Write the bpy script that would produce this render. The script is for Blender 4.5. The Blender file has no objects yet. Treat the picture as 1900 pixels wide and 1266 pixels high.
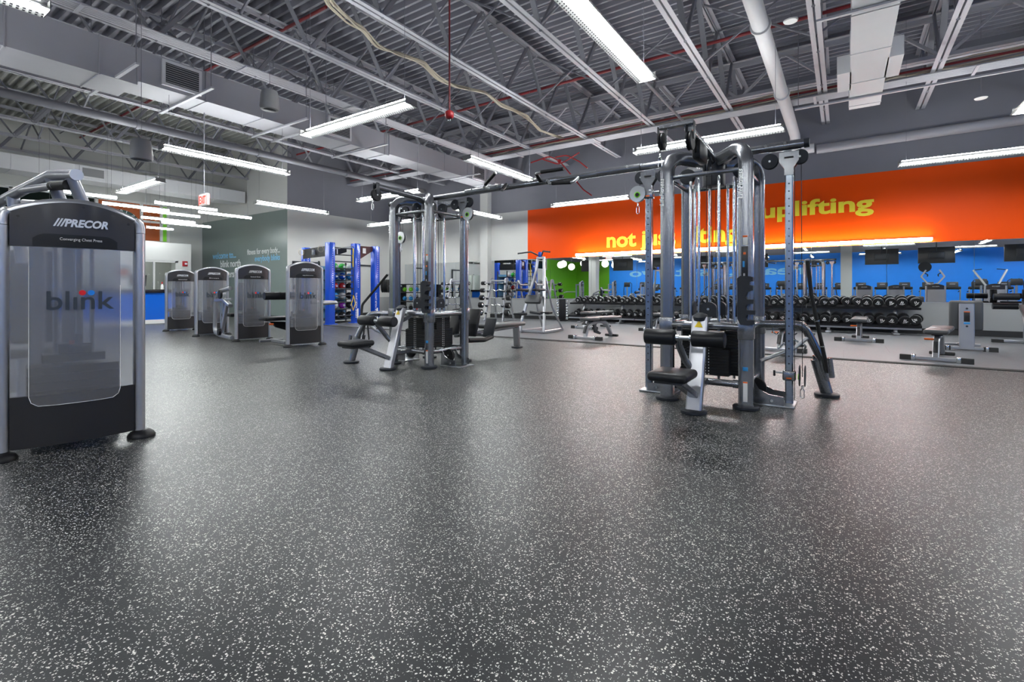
EXPO = 0.72
import bpy, bmesh, math, random
from mathutils import Vector, Matrix, Euler
random.seed(7)
PI = math.pi
C = bpy.context.scene.collection
S = bpy.context.scene
# ---------------------------------------------------------------- camera frame (photo 1900x1266)
HOR, FPX = 539.0, 906.0
CA, SA = 0.8274, 0.5616
def ray(px):
    a = (px - 950.0) / FPX
    return a * CA - SA, a * SA + CA
def at_y(px, py, Y):
    dx, dy = ray(px); f = Y / dy
    return Vector((dx * f, Y, 1 - (py - HOR) * f / FPX))
def at_z(px, py, z=0.0):
    """the point of the place seen at a photo pixel, at height z"""
    f = (z - 1.0) * FPX / (HOR - py)
    dx, dy = ray(px)
    return Vector((dx * f, dy * f, z))
# ---------------------------------------------------------------- materials
def new_mat(name):
    m = bpy.data.materials.new(name); m.use_nodes = True
    return m, m.node_tree.nodes, m.node_tree.links, m.node_tree.nodes['Principled BSDF']
def mat(name, col, rough=.5, metal=0., spec=.5, emis=None, es=0., bump=0., bscale=200., var=0., vscale=3., coat=0.):
    m, N, L, b = new_mat(name)
    b.inputs['Base Color'].default_value = (*col, 1)
    b.inputs['Roughness'].default_value = rough
    b.inputs['Metallic'].default_value = metal
    b.inputs['Specular IOR Level'].default_value = spec
    b.inputs['Coat Weight'].default_value = coat
    b.inputs['Coat Roughness'].default_value = .12
    if emis:
        b.inputs['Emission Color'].default_value = (*emis, 1); b.inputs['Emission Strength'].default_value = es
    if var or bump:
        tc = N.new('ShaderNodeTexCoord')
    if var:
        n = N.new('ShaderNodeTexNoise'); n.inputs['Scale'].default_value = vscale; n.inputs['Detail'].default_value = 4
        L.new(tc.outputs['Object'], n.inputs['Vector'])
        mr = N.new('ShaderNodeMapRange'); mr.inputs[3].default_value = 1 - var; mr.inputs[4].default_value = 1 + var
        L.new(n.outputs['Fac'], mr.inputs[0])
        mx = N.new('ShaderNodeVectorMath'); mx.operation = 'SCALE'; mx.inputs[0].default_value = col
        L.new(mr.outputs[0], mx.inputs['Scale']); L.new(mx.outputs[0], b.inputs['Base Color'])
    if bump:
        n2 = N.new('ShaderNodeTexNoise'); n2.inputs['Scale'].default_value = bscale
        L.new(tc.outputs['Object'], n2.inputs['Vector'])
        bp = N.new('ShaderNodeBump'); bp.inputs['Strength'].default_value = bump; bp.inputs['Distance'].default_value = .002
        L.new(n2.outputs['Fac'], bp.inputs['Height']); L.new(bp.outputs[0], b.inputs['Normal'])
    return m
M = dict(
    silverd=mat('silver_tube_paint', (.27, .28, .32), .3, .6), silver=mat('silver_powder_coat', (.42, .43, .46), .3, .75, bump=.05, bscale=600),
    grey=mat('grey_powder_coat', (.23, .24, .26), .24, .8, coat=.4),
    chrome=mat('chrome', (.66, .68, .70), .2, 1.),
    steel=mat('brushed_steel', (.46, .48, .50), .28, .95), column=mat('column_steel', (.27, .31, .36), .22, .85),
    dark=mat('dark_steel', (.05, .053, .06), .4, .5),
    plastic=mat('black_plastic', (.009, .009, .011), .42, spec=.3, bump=.1, bscale=900),
    hood=mat('charcoal_hood', (.017, .0145, .015), .35, 0., coat=.2),
    base=mat('black_panel', (.008, .007, .008), .45),
    slate=mat('slate_plastic', (.02, .023, .03), .5, spec=.3, bump=.1, bscale=700),
    vinyl=mat('black_vinyl', (.010, .011, .014), .36, spec=.3, bump=.15, bscale=500),
    vinylg=mat('dark_grey_vinyl', (.055, .058, .062), .36, bump=.15, bscale=500),
    plate=mat('weight_plate', (.009, .009, .01), .45, spec=.3),
    rubber=mat('black_rubber', (.018, .018, .018), .75),
    white=mat('white_paint', (.75, .75, .74), .5),
    label=mat('label_white', (.8, .8, .8), .5),
    logo=mat('logo_silver', (.8, .8, .8), .25, .4),
    ink=mat('logo_ink', (.03, .04, .055), .4),
    red=mat('red_enamel', (.45, .01, .015), .4), redpipe=mat('dark_red_pipe', (.2, .012, .018), .5),
    dotred=mat('logo_red', (.85, .01, .02), .4), dotblue=mat('logo_blue', (.01, .25, .85), .4),
    orange=mat('orange_knob', (.9, .16, .02), .4), yellow=mat('yellow', (.9, .65, .02), .5),
    lime=mat('lime', (.25, .75, .04), .5), green=mat('green', (.03, .5, .06), .5),
    blue=mat('blue_steel', (.004, .07, .55), .25, .1, coat=.4), cyan=mat('sky_blue', (.03, .3, .7), .5),
    purple=mat('purple', (.35, .03, .5), .5),
    deckm=mat('deck_paint', (.27, .27, .315), .5, var=.1, vscale=.6), decklit=mat('deck_paint_lobby_lit', (.55, .55, .53), .5, var=.1, vscale=.6),
    joist=mat('joist_paint', (.20, .20, .23), .45, .1),
    joistl=mat('lit_joist_conduit_paint', (.44, .44, .48), .45, .1),
    ductm=mat('duct_paint', (.34, .34, .37), .5, var=.05),
    ductw=mat('white_duct', (.62, .62, .64), .5, var=.04),
    wall=mat('wall_light_grey', (.60, .60, .58), .5, var=.03, vscale=1.), wallup=mat('wall_dark_grey', (.20, .20, .235), .5, var=.05),
    sage=mat('wall_sage', (.20, .25, .235), .3, var=.04), wallo=mat('wall_orange', (.95, .085, .0), .45, spec=.15, var=.05, vscale=.8),
    wallb=mat('wall_blue', (.015, .26, .92), .5, var=.05), wallg=mat('wall_green', (.14, .42, .015), .5, var=.05),
    knee=mat('knee_wall_grey', (.34, .35, .35), .35), letter=mat('yellow_lettering', (.9, .72, .03), .5),
    letblue=mat('pale_blue_lettering', (.25, .6, .9), .5), letwhite=mat('white_lettering', (.85, .87, .87), .5),
    desk=mat('blue_gloss_laminate', (.005, .12, .62), .12), blackgloss=mat('black_gloss', (.01, .01, .012), .1),
    tan=mat('cable_sheath', (.48, .43, .34), .6), card=mat('placard', (.012, .012, .014), .3),
    tube=mat('lamp_tube', (1, 1, 1), .5, emis=(.97, 1., .99), es=60.), lobbytube=mat('lobby_lamp_tube', (1, 1, 1), .5, emis=(.95, 1., .98), es=26.), uplight=mat('added_uplight', (1, 1, 1), .5, emis=(.97, 1., .99), es=52.),
    led=mat('led_strip', (1, 1, 1), .5, emis=(.96, .99, 1.), es=42.), globe=mat('opal_globe', (1, 1, 1), .5, emis=(1, .97, .9), es=6.),
    signred=mat('exit_red', (.8, .05, .02), .5, emis=(1., .05, .01), es=.5), signwhite=mat('exit_white', (.9, .85, .8), .5, emis=(1., .85, .8), es=.15),
    night=mat('night_glass', (.006, .012, .01), .06), orangeglass=mat('orange_window_film', (.42, .09, .015), .3),
    darkgreen=mat('dark_green_film', (.02, .07, .06), .4), lampgrey=mat('lamp_housing', (.22, .22, .22), .5, .1),
    speaker=mat('speaker_grey', (.22, .22, .23), .6), screen=mat('tv_screen', (.012, .012, .014), .12),
    tvbody=mat('tv_body', (.03, .03, .032), .4), maroon=mat('maroon', (.06, .01, .012), .5),
    bark=mat('black_speckled_base', (.015, .015, .016), .6),
)
def speckle(name, base, fleck, rough, seam, sx, sy, big, specv=.5):
    m, N, L, b = new_mat(name)
    tc = N.new('ShaderNodeTexCoord')
    def vor(scale, thr_r, thr_c):
        v = N.new('ShaderNodeTexVoronoi'); v.inputs['Scale'].default_value = scale; v.voronoi_dimensions = '2D'
        dis = N.new('ShaderNodeTexNoise'); dis.inputs['Scale'].default_value = scale * 2.2; dis.noise_dimensions = '2D'
        L.new(tc.outputs['Object'], dis.inputs['Vector'])
        sc = N.new('ShaderNodeVectorMath'); sc.operation = 'MULTIPLY_ADD'; sc.inputs[1].default_value = (.9 / scale,) * 3
        L.new(dis.outputs['Color'], sc.inputs[0]); L.new(tc.outputs['Object'], sc.inputs[2]); L.new(sc.outputs[0], v.inputs['Vector'])
        sp = N.new('ShaderNodeSeparateColor'); L.new(v.outputs['Color'], sp.inputs[0])
        g = N.new('ShaderNodeMath'); g.operation = 'GREATER_THAN'; g.inputs[1].default_value = thr_c; L.new(sp.outputs[0], g.inputs[0])
        r = N.new('ShaderNodeMath'); r.operation = 'MULTIPLY'; r.inputs[1].default_value = thr_r; L.new(sp.outputs[1], r.inputs[0])
        l = N.new('ShaderNodeMath'); l.operation = 'LESS_THAN'; L.new(v.outputs['Distance'], l.inputs[0]); L.new(r.outputs[0], l.inputs[1])
        o = N.new('ShaderNodeMath'); o.operation = 'MULTIPLY'; L.new(g.outputs[0], o.inputs[0]); L.new(l.outputs[0], o.inputs[1])
        return o.outputs[0]
    a = vor(135, .46, .82); c = vor(205, .46, .80)
    mx = N.new('ShaderNodeMath'); mx.operation = 'MAXIMUM'; L.new(a, mx.inputs[0]); L.new(c, mx.inputs[1])
    big_n = N.new('ShaderNodeTexNoise'); big_n.inputs['Scale'].default_value = big; big_n.inputs['Detail'].default_value = 3
    L.new(tc.outputs['Object'], big_n.inputs['Vector'])
    mr = N.new('ShaderNodeMapRange'); mr.inputs[3].default_value = .8; mr.inputs[4].default_value = 1.2; L.new(big_n.outputs['Fac'], mr.inputs[0])
    bc = N.new('ShaderNodeVectorMath'); bc.operation = 'SCALE'; bc.inputs[0].default_value = base; L.new(mr.outputs[0], bc.inputs['Scale'])
    mix = N.new('ShaderNodeMix'); mix.data_type = 'RGBA'; L.new(mx.outputs[0], mix.inputs[0]); L.new(bc.outputs[0], mix.inputs[6]); mix.inputs[7].default_value = (*fleck, 1)
    br = N.new('ShaderNodeTexBrick'); br.inputs['Scale'].default_value = 1; br.offset = .5
    br.inputs['Brick Width'].default_value = sx; br.inputs['Row Height'].default_value = sy; br.inputs['Mortar Size'].default_value = .0022
    br.inputs['Color1'].default_value = (1, 1, 1, 1); br.inputs['Color2'].default_value = (.93, .93, .93, 1); br.inputs['Mortar'].default_value = (seam,) * 3 + (1,)
    L.new(tc.outputs['Object'], br.inputs['Vector'])
    mu = N.new('ShaderNodeMix'); mu.data_type = 'RGBA'; mu.blend_type = 'MULTIPLY'; mu.inputs[0].default_value = 1
    L.new(mix.outputs[2], mu.inputs[6]); L.new(br.outputs['Color'], mu.inputs[7]); L.new(mu.outputs[2], b.inputs['Base Color'])
    mr2 = N.new('ShaderNodeMapRange'); mr2.inputs[3].default_value = rough - .06; mr2.inputs[4].default_value = rough + .06
    L.new(big_n.outputs['Fac'], mr2.inputs[0]); L.new(mr2.outputs[0], b.inputs['Roughness'])
    b.inputs['Specular IOR Level'].default_value = specv
    n2 = N.new('ShaderNodeTexNoise'); n2.inputs['Scale'].default_value = 160; n2.inputs['Detail'].default_value = 2; L.new(tc.outputs['Object'], n2.inputs['Vector'])
    bp = N.new('ShaderNodeBump'); bp.inputs['Strength'].default_value = .25; bp.inputs['Distance'].default_value = .002
    L.new(n2.outputs['Fac'], bp.inputs['Height']); L.new(bp.outputs[0], b.inputs['Normal'])
    return m
M['floor'] = speckle('speckled_rubber_floor', (.0105, .0125, .0155), (.85, .84, .79), .36, .55, 3.0, 1.22, .5, .33)
M['mat'] = speckle('grey_rubber_tiles', (.12, .128, .14), (.22, .22, .23), .42, .35, 1.22, 1.22, .6, .5)
m, N, L, b = new_mat('mirror_glass'); b.inputs['Metallic'].default_value = 1; b.inputs['Roughness'].default_value = 0.0; b.inputs['Base Color'].default_value = (.82, .86, .86, 1); M['mirror'] = m
m, N, L, b = new_mat('frosted_polycarbonate')
b.inputs['Base Color'].default_value = (.9, .91, .95, 1); b.inputs['Roughness'].default_value = .2; b.inputs['Transmission Weight'].default_value = 1; b.inputs['IOR'].default_value = 1.06
tr = N.new('ShaderNodeBsdfTranslucent'); tr.inputs[0].default_value = (.93, .94, .98, 1)
di = N.new('ShaderNodeBsdfDiffuse'); di.inputs[0].default_value = (.65, .65, .69, 1)
ms = N.new('ShaderNodeMixShader'); ms.inputs[0].default_value = .5; L.new(tr.outputs[0], ms.inputs[1]); L.new(di.outputs[0], ms.inputs[2])
ms2 = N.new('ShaderNodeMixShader'); ms2.inputs[0].default_value = .24; L.new(b.outputs[0], ms2.inputs[1]); L.new(ms.outputs[0], ms2.inputs[2])
gl = N.new('ShaderNodeBsdfGlossy'); gl.inputs['Roughness'].default_value = .25; gl.inputs[0].default_value = (1, 1, 1, 1)
ms3 = N.new('ShaderNodeMixShader'); ms3.inputs[0].default_value = .05; L.new(ms2.outputs[0], ms3.inputs[1]); L.new(gl.outputs[0], ms3.inputs[2])
L.new(ms3.outputs[0], N['Material Output'].inputs['Surface']); M['frost'] = m
m, N, L, b = new_mat('clear_glass'); b.inputs['Transmission Weight'].default_value = 1; b.inputs['Roughness'].default_value = 0; b.inputs['IOR'].default_value = 1.1; b.inputs['Base Color'].default_value = (.9, .95, .94, 1); M['glass'] = m
# ---------------------------------------------------------------- mesh builder
def frame_of(d):
    d = d.normalized(); u = Vector((0, 0, 1)) if abs(d.z) < .9 else Vector((0, 1, 0))
    x = u.cross(d).normalized(); return x, d.cross(x).normalized()
class MB:
    def __init__(s): s.v = []; s.f = []; s.m = []; s.mats = []
    def slot(s, m):
        if m is None: return 0
        if m not in s.mats: s.mats.append(m)
        return s.mats.index(m)
    def add(s, vs, fs, m=None):
        o = len(s.v); k = s.slot(m)
        s.v += [Vector(p) for p in vs]; s.f += [[i + o for i in f] for f in fs]; s.m += [k] * len(fs); return s
    def box(s, c, d, m=None, r=0., rot=None, seg=2):
        """box centred at c, of size d, edges rounded by r"""
        R = Euler(rot).to_matrix() if rot else Matrix.Identity(3); c = Vector(c)
        if r <= 0:
            vs = [c + R @ Vector((x * d[0] / 2, y * d[1] / 2, z * d[2] / 2)) for x in (-1, 1) for y in (-1, 1) for z in (-1, 1)]
            return s.add(vs, [(0, 1, 3, 2), (4, 6, 7, 5), (0, 4, 5, 1), (2, 3, 7, 6), (0, 2, 6, 4), (1, 5, 7, 3)], m)
        bm = bmesh.new(); bmesh.ops.create_cube(bm, size=1)
        for v in bm.verts: v.co = Vector((v.co.x * d[0], v.co.y * d[1], v.co.z * d[2]))
        bmesh.ops.bevel(bm, geom=bm.edges[:], offset=min(r, min(d) * .49), segments=seg, profile=.5, affect='EDGES')
        bm.verts.index_update(); s.add([c + R @ v.co for v in bm.verts], [[v.index for v in f.verts] for f in bm.faces], m); bm.free(); return s
    def ring(s, path, prof, m=None, cap=True, up=None, closed=False):
        """sweep a profile (list of (a,b)) along a path"""
        P = [Vector(p) for p in path]; n = len(P); k = len(prof); vs = []
        T = []
        for i in range(n):
            a = P[(i - 1) % n] if (i > 0 or closed) else P[i]; b_ = P[(i + 1) % n] if (i < n - 1 or closed) else P[i]
            T.append((b_ - a).normalized())
        if up is not None:
            X = Vector(up).cross(T[0]).normalized()
        else: X, _ = frame_of(T[0])
        for i in range(n):
            if up is not None and abs(Vector(up).normalized().dot(T[i])) < .98: X = Vector(up).cross(T[i]).normalized()
            else: X = (X - T[i] * X.dot(T[i])).normalized()
            Y = T[i].cross(X)
            vs += [P[i] + X * a + Y * b_ for a, b_ in prof]
        fs = []
        for i in range(n if closed else n - 1):
            j = (i + 1) % n
            fs += [(i * k + q, i * k + (q + 1) % k, j * k + (q + 1) % k, j * k + q) for q in range(k)]
        if cap and not closed: fs += [tuple(range(k))[::-1], tuple(range((n - 1) * k, n * k))]
        return s.add(vs, fs, m)
    def tube(s, path, r, m=None, seg=12, bend=0., ry=None, up=None, closed=False):
        if bend: path = fillet(path, bend)
        ry = ry or r
        return s.ring(path, [(r * math.cos(2 * PI * q / seg), ry * math.sin(2 * PI * q / seg)) for q in range(seg)], m, up=up, closed=closed)
    def bar(s, path, w, h, m=None, bend=0., up=(0, 0, 1)):
        if bend: path = fillet(path, bend)
        c = min(w, h) * .18
        pr = [(-w/2 + c, -h/2), (w/2 - c, -h/2), (w/2, -h/2 + c), (w/2, h/2 - c), (w/2 - c, h/2), (-w/2 + c, h/2), (-w/2, h/2 - c), (-w/2, -h/2 + c)]
        return s.ring(path, pr, m, up=up)
    def cyl(s, a, b, r, m=None, seg=20, r2=None):
        a, b = Vector(a), Vector(b); X, Y = frame_of(b - a); r2 = r if r2 is None else r2
        vs = [a + (X * math.cos(t) + Y * math.sin(t)) * r for t in [2 * PI * q / seg for q in range(seg)]] + [b + (X * math.cos(t) + Y * math.sin(t)) * r2 for t in [2 * PI * q / seg for q in range(seg)]]
        return s.add(vs, [(q, (q + 1) % seg, seg + (q + 1) % seg, seg + q) for q in range(seg)] + [tuple(range(seg))[::-1], tuple(range(seg, 2 * seg))], m)
    def lathe(s, a, d, prof, m=None, seg=24):
        """profile [(distance along d, radius)] turned about the axis a + t*d"""
        a = Vector(a); d = Vector(d).normalized(); X, Y = frame_of(d); vs = []; k = len(prof)
        for t, r in prof:
            vs += [a + d * t + (X * math.cos(2 * PI * q / seg) + Y * math.sin(2 * PI * q / seg)) * max(r, 1e-4) for q in range(seg)]
        fs = [(i * seg + q, i * seg + (q + 1) % seg, (i + 1) * seg + (q + 1) % seg, (i + 1) * seg + q) for i in range(k - 1) for q in range(seg)]
        return s.add(vs, fs + [tuple(range(seg))[::-1], tuple(range((k - 1) * seg, k * seg))], m)
    def prism(s, pts, d, m=None):
        """polygon pts (3-D, planar) extruded by vector d"""
        P = [Vector(p) for p in pts]; d = Vector(d); n = len(P)
        return s.add(P + [p + d for p in P], [tuple(range(n))[::-1], tuple(range(n, 2 * n))] + [(i, (i + 1) % n, n + (i + 1) % n, n + i) for i in range(n)], m)
    def quad(s, a, b, c, d, m=None): return s.add([a, b, c, d], [(0, 1, 2, 3)], m)
    def ball(s, c, r, m=None, seg=16, sc=(1, 1, 1)):
        c = Vector(c); vs = []; n = seg // 2
        for i in range(1, n):
            t = PI * i / n
            vs += [c + Vector((r * math.sin(t) * math.cos(2 * PI * q / seg) * sc[0], r * math.sin(t) * math.sin(2 * PI * q / seg) * sc[1], r * math.cos(t) * sc[2])) for q in range(seg)]
        vs += [c + Vector((0, 0, r * sc[2])), c - Vector((0, 0, r * sc[2]))]; k = len(vs)
        fs = [(i * seg + q, (i + 1) * seg + q, (i + 1) * seg + (q + 1) % seg, i * seg + (q + 1) % seg) for i in range(n - 2) for q in range(seg)]
        fs += [(k - 2, q, (q + 1) % seg) for q in range(seg)] + [(k - 1, (n - 2) * seg + (q + 1) % seg, (n - 2) * seg + q) for q in range(seg)]
        return s.add(vs, fs, m)
    def build(s, name, material=None, parent=None, loc=None, rz=0., smooth=True, **kw):
        me = bpy.data.meshes.new(name); me.from_pydata([tuple(v) for v in s.v], [], s.f)
        mats = s.mats or [material]
        for m_ in mats: me.materials.append(M[m_] if isinstance(m_, str) else m_)
        if s.mats: me.polygons.foreach_set('material_index', s.m)
        if smooth:
            me.polygons.foreach_set('use_smooth', [True] * len(me.polygons)); me.set_sharp_from_angle(angle=.7)
        me.update(); o = bpy.data.objects.new(name, me); C.objects.link(o)
        if parent: o.parent = parent
        if loc is not None: o.location = loc
        o.rotation_euler.z = rz
        return tag(o, **kw)
def fillet(path, r, n=6):
    P = [Vector(p) for p in path]; out = [P[0]]
    for i in range(1, len(P) - 1):
        a = P[i - 1] - P[i]; b_ = P[i + 1] - P[i]; ang = a.angle(b_)
        if ang > 3.1: out.append(P[i]); continue
        t = min(r / math.tan(ang / 2), a.length * .48, b_.length * .48); a.normalize(); b_.normalize()
        A, B = P[i] + a * t, P[i] + b_ * t
        for k in range(n + 1):
            u = k / n; out.append(A * (1 - u) ** 2 + P[i] * 2 * u * (1 - u) + B * u * u)
    return out + [P[-1]]
def tag(o, label=None, cat=None, group=None, kind=None):
    if label: o['label'] = label
    if cat: o['category'] = cat
    if group: o['group'] = group
    if kind: o['kind'] = kind
    return o
def thing(name, label, cat, loc=(0, 0, 0), rz=0., group=None):
    o = bpy.data.objects.new(name, None); C.objects.link(o); o.location = loc; o.rotation_euler.z = rz; o.empty_display_size = .1
    return tag(o, label, cat, group)
def kids(o): return [c for c in bpy.data.objects if c.parent == o]
def dup(o, loc=None, rz=None, label=None, parent=None, top=True):
    c = o.copy(); C.objects.link(c); c.parent = parent
    if loc is not None: c.location = loc
    if rz is not None: c.rotation_euler.z = rz
    if label: c['label'] = label
    for ch in kids(o): dup(ch, parent=c)
    return c
def struct(mb, name, material=None, smooth=False): return mb.build(name, material, smooth=smooth, kind='structure')
_tcache = {}
def text(s, name, material, w, h, parent=None, loc=(0, 0, 0), rz=0., depth=.003, bold=.0, shear=0., align='C', rx=0., ry=0.):
    """lettering fitted into a box w wide and h high, in the x-z plane, facing -y"""
    cu = bpy.data.curves.new(name, 'FONT'); cu.body = s; cu.size = 1; cu.offset = bold; cu.shear = shear; cu.resolution_u = 3; cu.extrude = .01
    t = bpy.data.objects.new('tmp', cu); C.objects.link(t)
    dg = bpy.context.evaluated_depsgraph_get(); me = bpy.data.meshes.new_from_object(t.evaluated_get(dg))
    bpy.data.objects.remove(t); bpy.data.curves.remove(cu)
    xs = [v.co.x for v in me.vertices]; ys = [v.co.y for v in me.vertices]
    x0, x1, y0, y1 = min(xs), max(xs), min(ys), max(ys); ax = {'C': .5, 'L': 0, 'R': 1}[align]
    for v in me.vertices:
        x = ((v.co.x - x0) / (x1 - x0) - ax) * w; z = ((v.co.y - y0) / (y1 - y0)) * h
        v.co = Vector((x, -v.co.z / .01 * depth / 2, z))
    me.materials.append(M[material]); me.name = name
    o = bpy.data.objects.new(name, me); C.objects.link(o); o.parent = parent; o.location = loc; o.rotation_euler = (rx, ry, rz)
    return o
ORD = 'first second third fourth fifth sixth seventh eighth ninth tenth eleventh twelfth thirteenth fourteenth fifteenth sixteenth seventeenth eighteenth nineteenth twentieth twenty-first twenty-second twenty-third twenty-fourth twenty-fifth twenty-sixth twenty-seventh twenty-eighth twenty-ninth thirtieth thirty-first thirty-second thirty-third thirty-fourth thirty-fifth thirty-sixth thirty-seventh thirty-eighth thirty-ninth fortieth'.split()
# ================================================================ the room
YN, XW, YS, XE, ZD = 14.43, -22.0, -15.0, 12.0, 6.45
XG, YG = -15.8, 9.54          # the corner the welcome wall makes
f = MB().quad((XW, YS, 0), (XE, YS, 0), (XE, 8.5, 0), (XW, 8.5, 0)).quad((XW, 8.5, 0), (-15.8, 8.5, 0), (-15.8, YN, 0), (XW, YN, 0))
struct(f, 'floor', 'floor')
fm = MB().prism([(-15.8, 8.58, 0), (XE, 8.58, 0), (XE, YN, 0), (-15.8, YN, 0)], (0, 0, .012)); struct(fm, 'floor_free_weight_area', 'mat')
st = MB().box(((XE - 15.8) / 2, 8.52, .005), (XE + 15.8, .13, .01)); struct(st, 'trim_floor_edge', 'rubber')
def rects(mb, axis, pos, a0, a1, zs, flip=False):
    for z0, z1, m_ in zs:
        if axis == 'y': q = [(a0, pos, z0), (a1, pos, z0), (a1, pos, z1), (a0, pos, z1)]
        else: q = [(pos, a0, z0), (pos, a1, z0), (pos, a1, z1), (pos, a0, z1)]
        mb.quad(*(q[::-1] if flip else q), m_)
    return mb
w = MB()
rects(w, 'y', YN, XG, -9.13, [(0, 3.8, 'wall'), (3.8, ZD, 'wallup')])
rects(w, 'y', YN, -9.13, XE, [(0, 2.09, 'wall'), (2.09, 3.8, 'wallo'), (3.8, ZD, 'wallup')])
wn = struct(w, 'wall_north')
text('not just lifting', 'wall_lettering', 'letter', 3.82, .64, wn, (-4.27, YN - .006, 2.19), bold=.03)
text('uplifting', 'wall_lettering', 'letter', 2.41, .52, wn, (-.605, YN - .006, 2.78), bold=.03)
struct(rects(MB(), 'x', XG, YG, YN, [(0, 3.8, 'wall'), (3.8, ZD, 'wallup')]), 'wall_west')
ww = struct(rects(MB(), 'y', YG, XW, XG, [(0, 3.8, 'sage'), (3.8, ZD, 'wall')]), 'wall_welcome')
for s_, x0, x1, z, h, mm in (('welcome to...', -21.1, -19.25, 2.25, .26, 'letblue'), ('blink north', -20.46, -18.9, 1.9, .28, 'letwhite'), ('riverside', -20.2, -18.95, 1.5, .28, 'letwhite'),
                             ('fitness for every body...', -18.42, -16.25, 2.26, .27, 'letwhite'), ('everybody blinks', -17.9, -16.25, 2.0, .27, 'letblue')):
    text(s_, 'wall_lettering', mm, x1 - x0, h, ww, ((x0 + x1) / 2, YG - .006, z), bold=.015)
struct(rects(rects(MB(), 'x', XW, YS, -9., [(0, 3.8, 'wallg'), (3.8, ZD, 'wallup')]), 'x', XW, -9., YG, [(0, 2.85, 'wall'), (4.3, ZD, 'wall')]).quad((XW, 8.3, 2.85), (XW, YG, 2.85), (XW, YG, 4.3), (XW, 8.3, 4.3), 'wall'), 'wall_lobby')
w = MB(); rects(w, 'y', YS, XW, -18.5, [(0, 3.8, 'wallg'), (3.8, ZD, 'wallup')], True); rects(w, 'y', YS, -18.5, XE, [(0, 3.8, 'wallb'), (3.8, ZD, 'wallup')], True)
wsu = struct(w, 'wall_south')
text('ready... set... go', 'wall_lettering', 'letblue', 14., 1.0, wsu, (-9.5, YS + .01, 2.0), PI, bold=.02)
struct(rects(MB(), 'x', XE, YS, YN, [(0, 3.8, 'wallb'), (3.8, ZD, 'wallup')], True), 'wall_east')
# structural columns
for i, (x, y) in enumerate(((.15, -8.8), (-16.2, -6.5), (-9.6, -9.5))):
    struct(MB().box((x, y, ZD / 2), (.6, .6, ZD)), 'pillar_' + str(i + 1), 'wall')
struct(MB().box((-10.88, YN - .12, 2.55), (.34, .24, 5.1)), 'trim_pilaster', 'wall')
# knee wall, skirting and mirrors on the north wall
kn = MB()
for a0, a1 in ((-15.8, -11.06), (-10.7, XE)):
    kn.box(((a0 + a1) / 2, YN - .03, .43), (a1 - a0, .06, .58)); 
struct(kn, 'trim_knee_wall', 'knee')
kn = MB()
for a0, a1 in ((-15.8, -11.06), (-10.7, XE)): kn.box(((a0 + a1) / 2, YN - .035, .725), (a1 - a0, .07, .014))
struct(kn, 'trim_ledge', 'silver')
struct(MB().box(((XE - 15.8) / 2, YN - .04, .076), (XE + 15.8, .08, .128)), 'baseboard_north', 'bark')
for n_, x, y, sx, sy in (('west', XG + .012, 12., .024, 4.86), ('welcome', -18.9, YG - .012, 6.2, .024), ('lobby', XW + .012, -2.7, .024, 24.4), ('south', -5, YS + .012, 34., .024), ('east', XE - .012, 0, .024, 29.)):
    struct(MB().box((x, y, .062), (sx, sy, .1)), 'baseboard_' + n_, 'rubber')
js = [-15.2, -13.8, -12.4, -11.06]
mi = 0
def mirror(x0, x1, lab):
    MB().box(((x0 + x1) / 2, YN - .018, 1.41), (x1 - x0 - .006, .012, 1.355), 'mirror').build('wall_mirror', smooth=False, label=lab, cat='mirror', group='mirror panels along the free weight wall')
for k in range(3): mirror(js[k], js[k + 1], ['frameless mirror panel nearest the grey corner behind the storage rack', 'frameless mirror panel behind the left barbell rack, second from corner', 'frameless mirror panel just left of the narrow pilaster'][k])
jx = [-10.68, -9.7, -8.21, -6.70, -5.19, -3.68, -2.17, -.67, .84, 2.35, 3.86, 5.4, 7.0, 8.6, 10.2, 11.9]
ml = ['narrow mirror panel right of the pilaster', 'mirror panel behind the captain chair tower', 'mirror panel behind the small dumbbell tower', 'mirror panel above the left end of the dumbbell rack',
      'mirror panel below the word not', 'mirror panel below the word just', 'mirror panel below the middle of the yellow lettering', 'mirror panel behind the right cable tower',
      'mirror panel above the right end of the dumbbell rack', 'mirror panel directly right of the dumbbell rack, above the upright bench', 'mirror panel at the photo edge behind the roller bench']
for k in range(len(jx) - 1):
    mirror(jx[k], jx[k + 1], ml[k] if k < len(ml) else 'mirror panel %s beyond the photo edge, right of the roller bench' % ORD[k - len(ml)])
# bright lamp strip above the mirrors
t = thing('linear_wall_lamp', 'long bright white lamp strip above the mirrors under the orange band', 'lamp', (-2.79, YN - .08, 2.15))
MB().box((0, .035, .02), (8.9, .07, .05)).build('lamp_housing', 'lampgrey', t); MB().box((0, -.02, 0), (8.86, .045, .075), r=.012).build('lamp_diffuser', 'led', t)
# deck: corrugated steel, ribs along x
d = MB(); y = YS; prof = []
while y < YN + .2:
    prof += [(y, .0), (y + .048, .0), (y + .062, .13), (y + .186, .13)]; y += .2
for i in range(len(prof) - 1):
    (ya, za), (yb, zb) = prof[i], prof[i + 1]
    d.quad((XW - .1, ya, ZD + za), (XW - .1, yb, ZD + zb), (-14., yb, ZD + zb), (-14., ya, ZD + za), 'decklit')  # paler deck colour stands in for the brighter lobby lighting
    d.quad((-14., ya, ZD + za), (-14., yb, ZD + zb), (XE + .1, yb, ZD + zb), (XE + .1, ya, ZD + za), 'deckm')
struct(d, 'ceiling')
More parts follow.
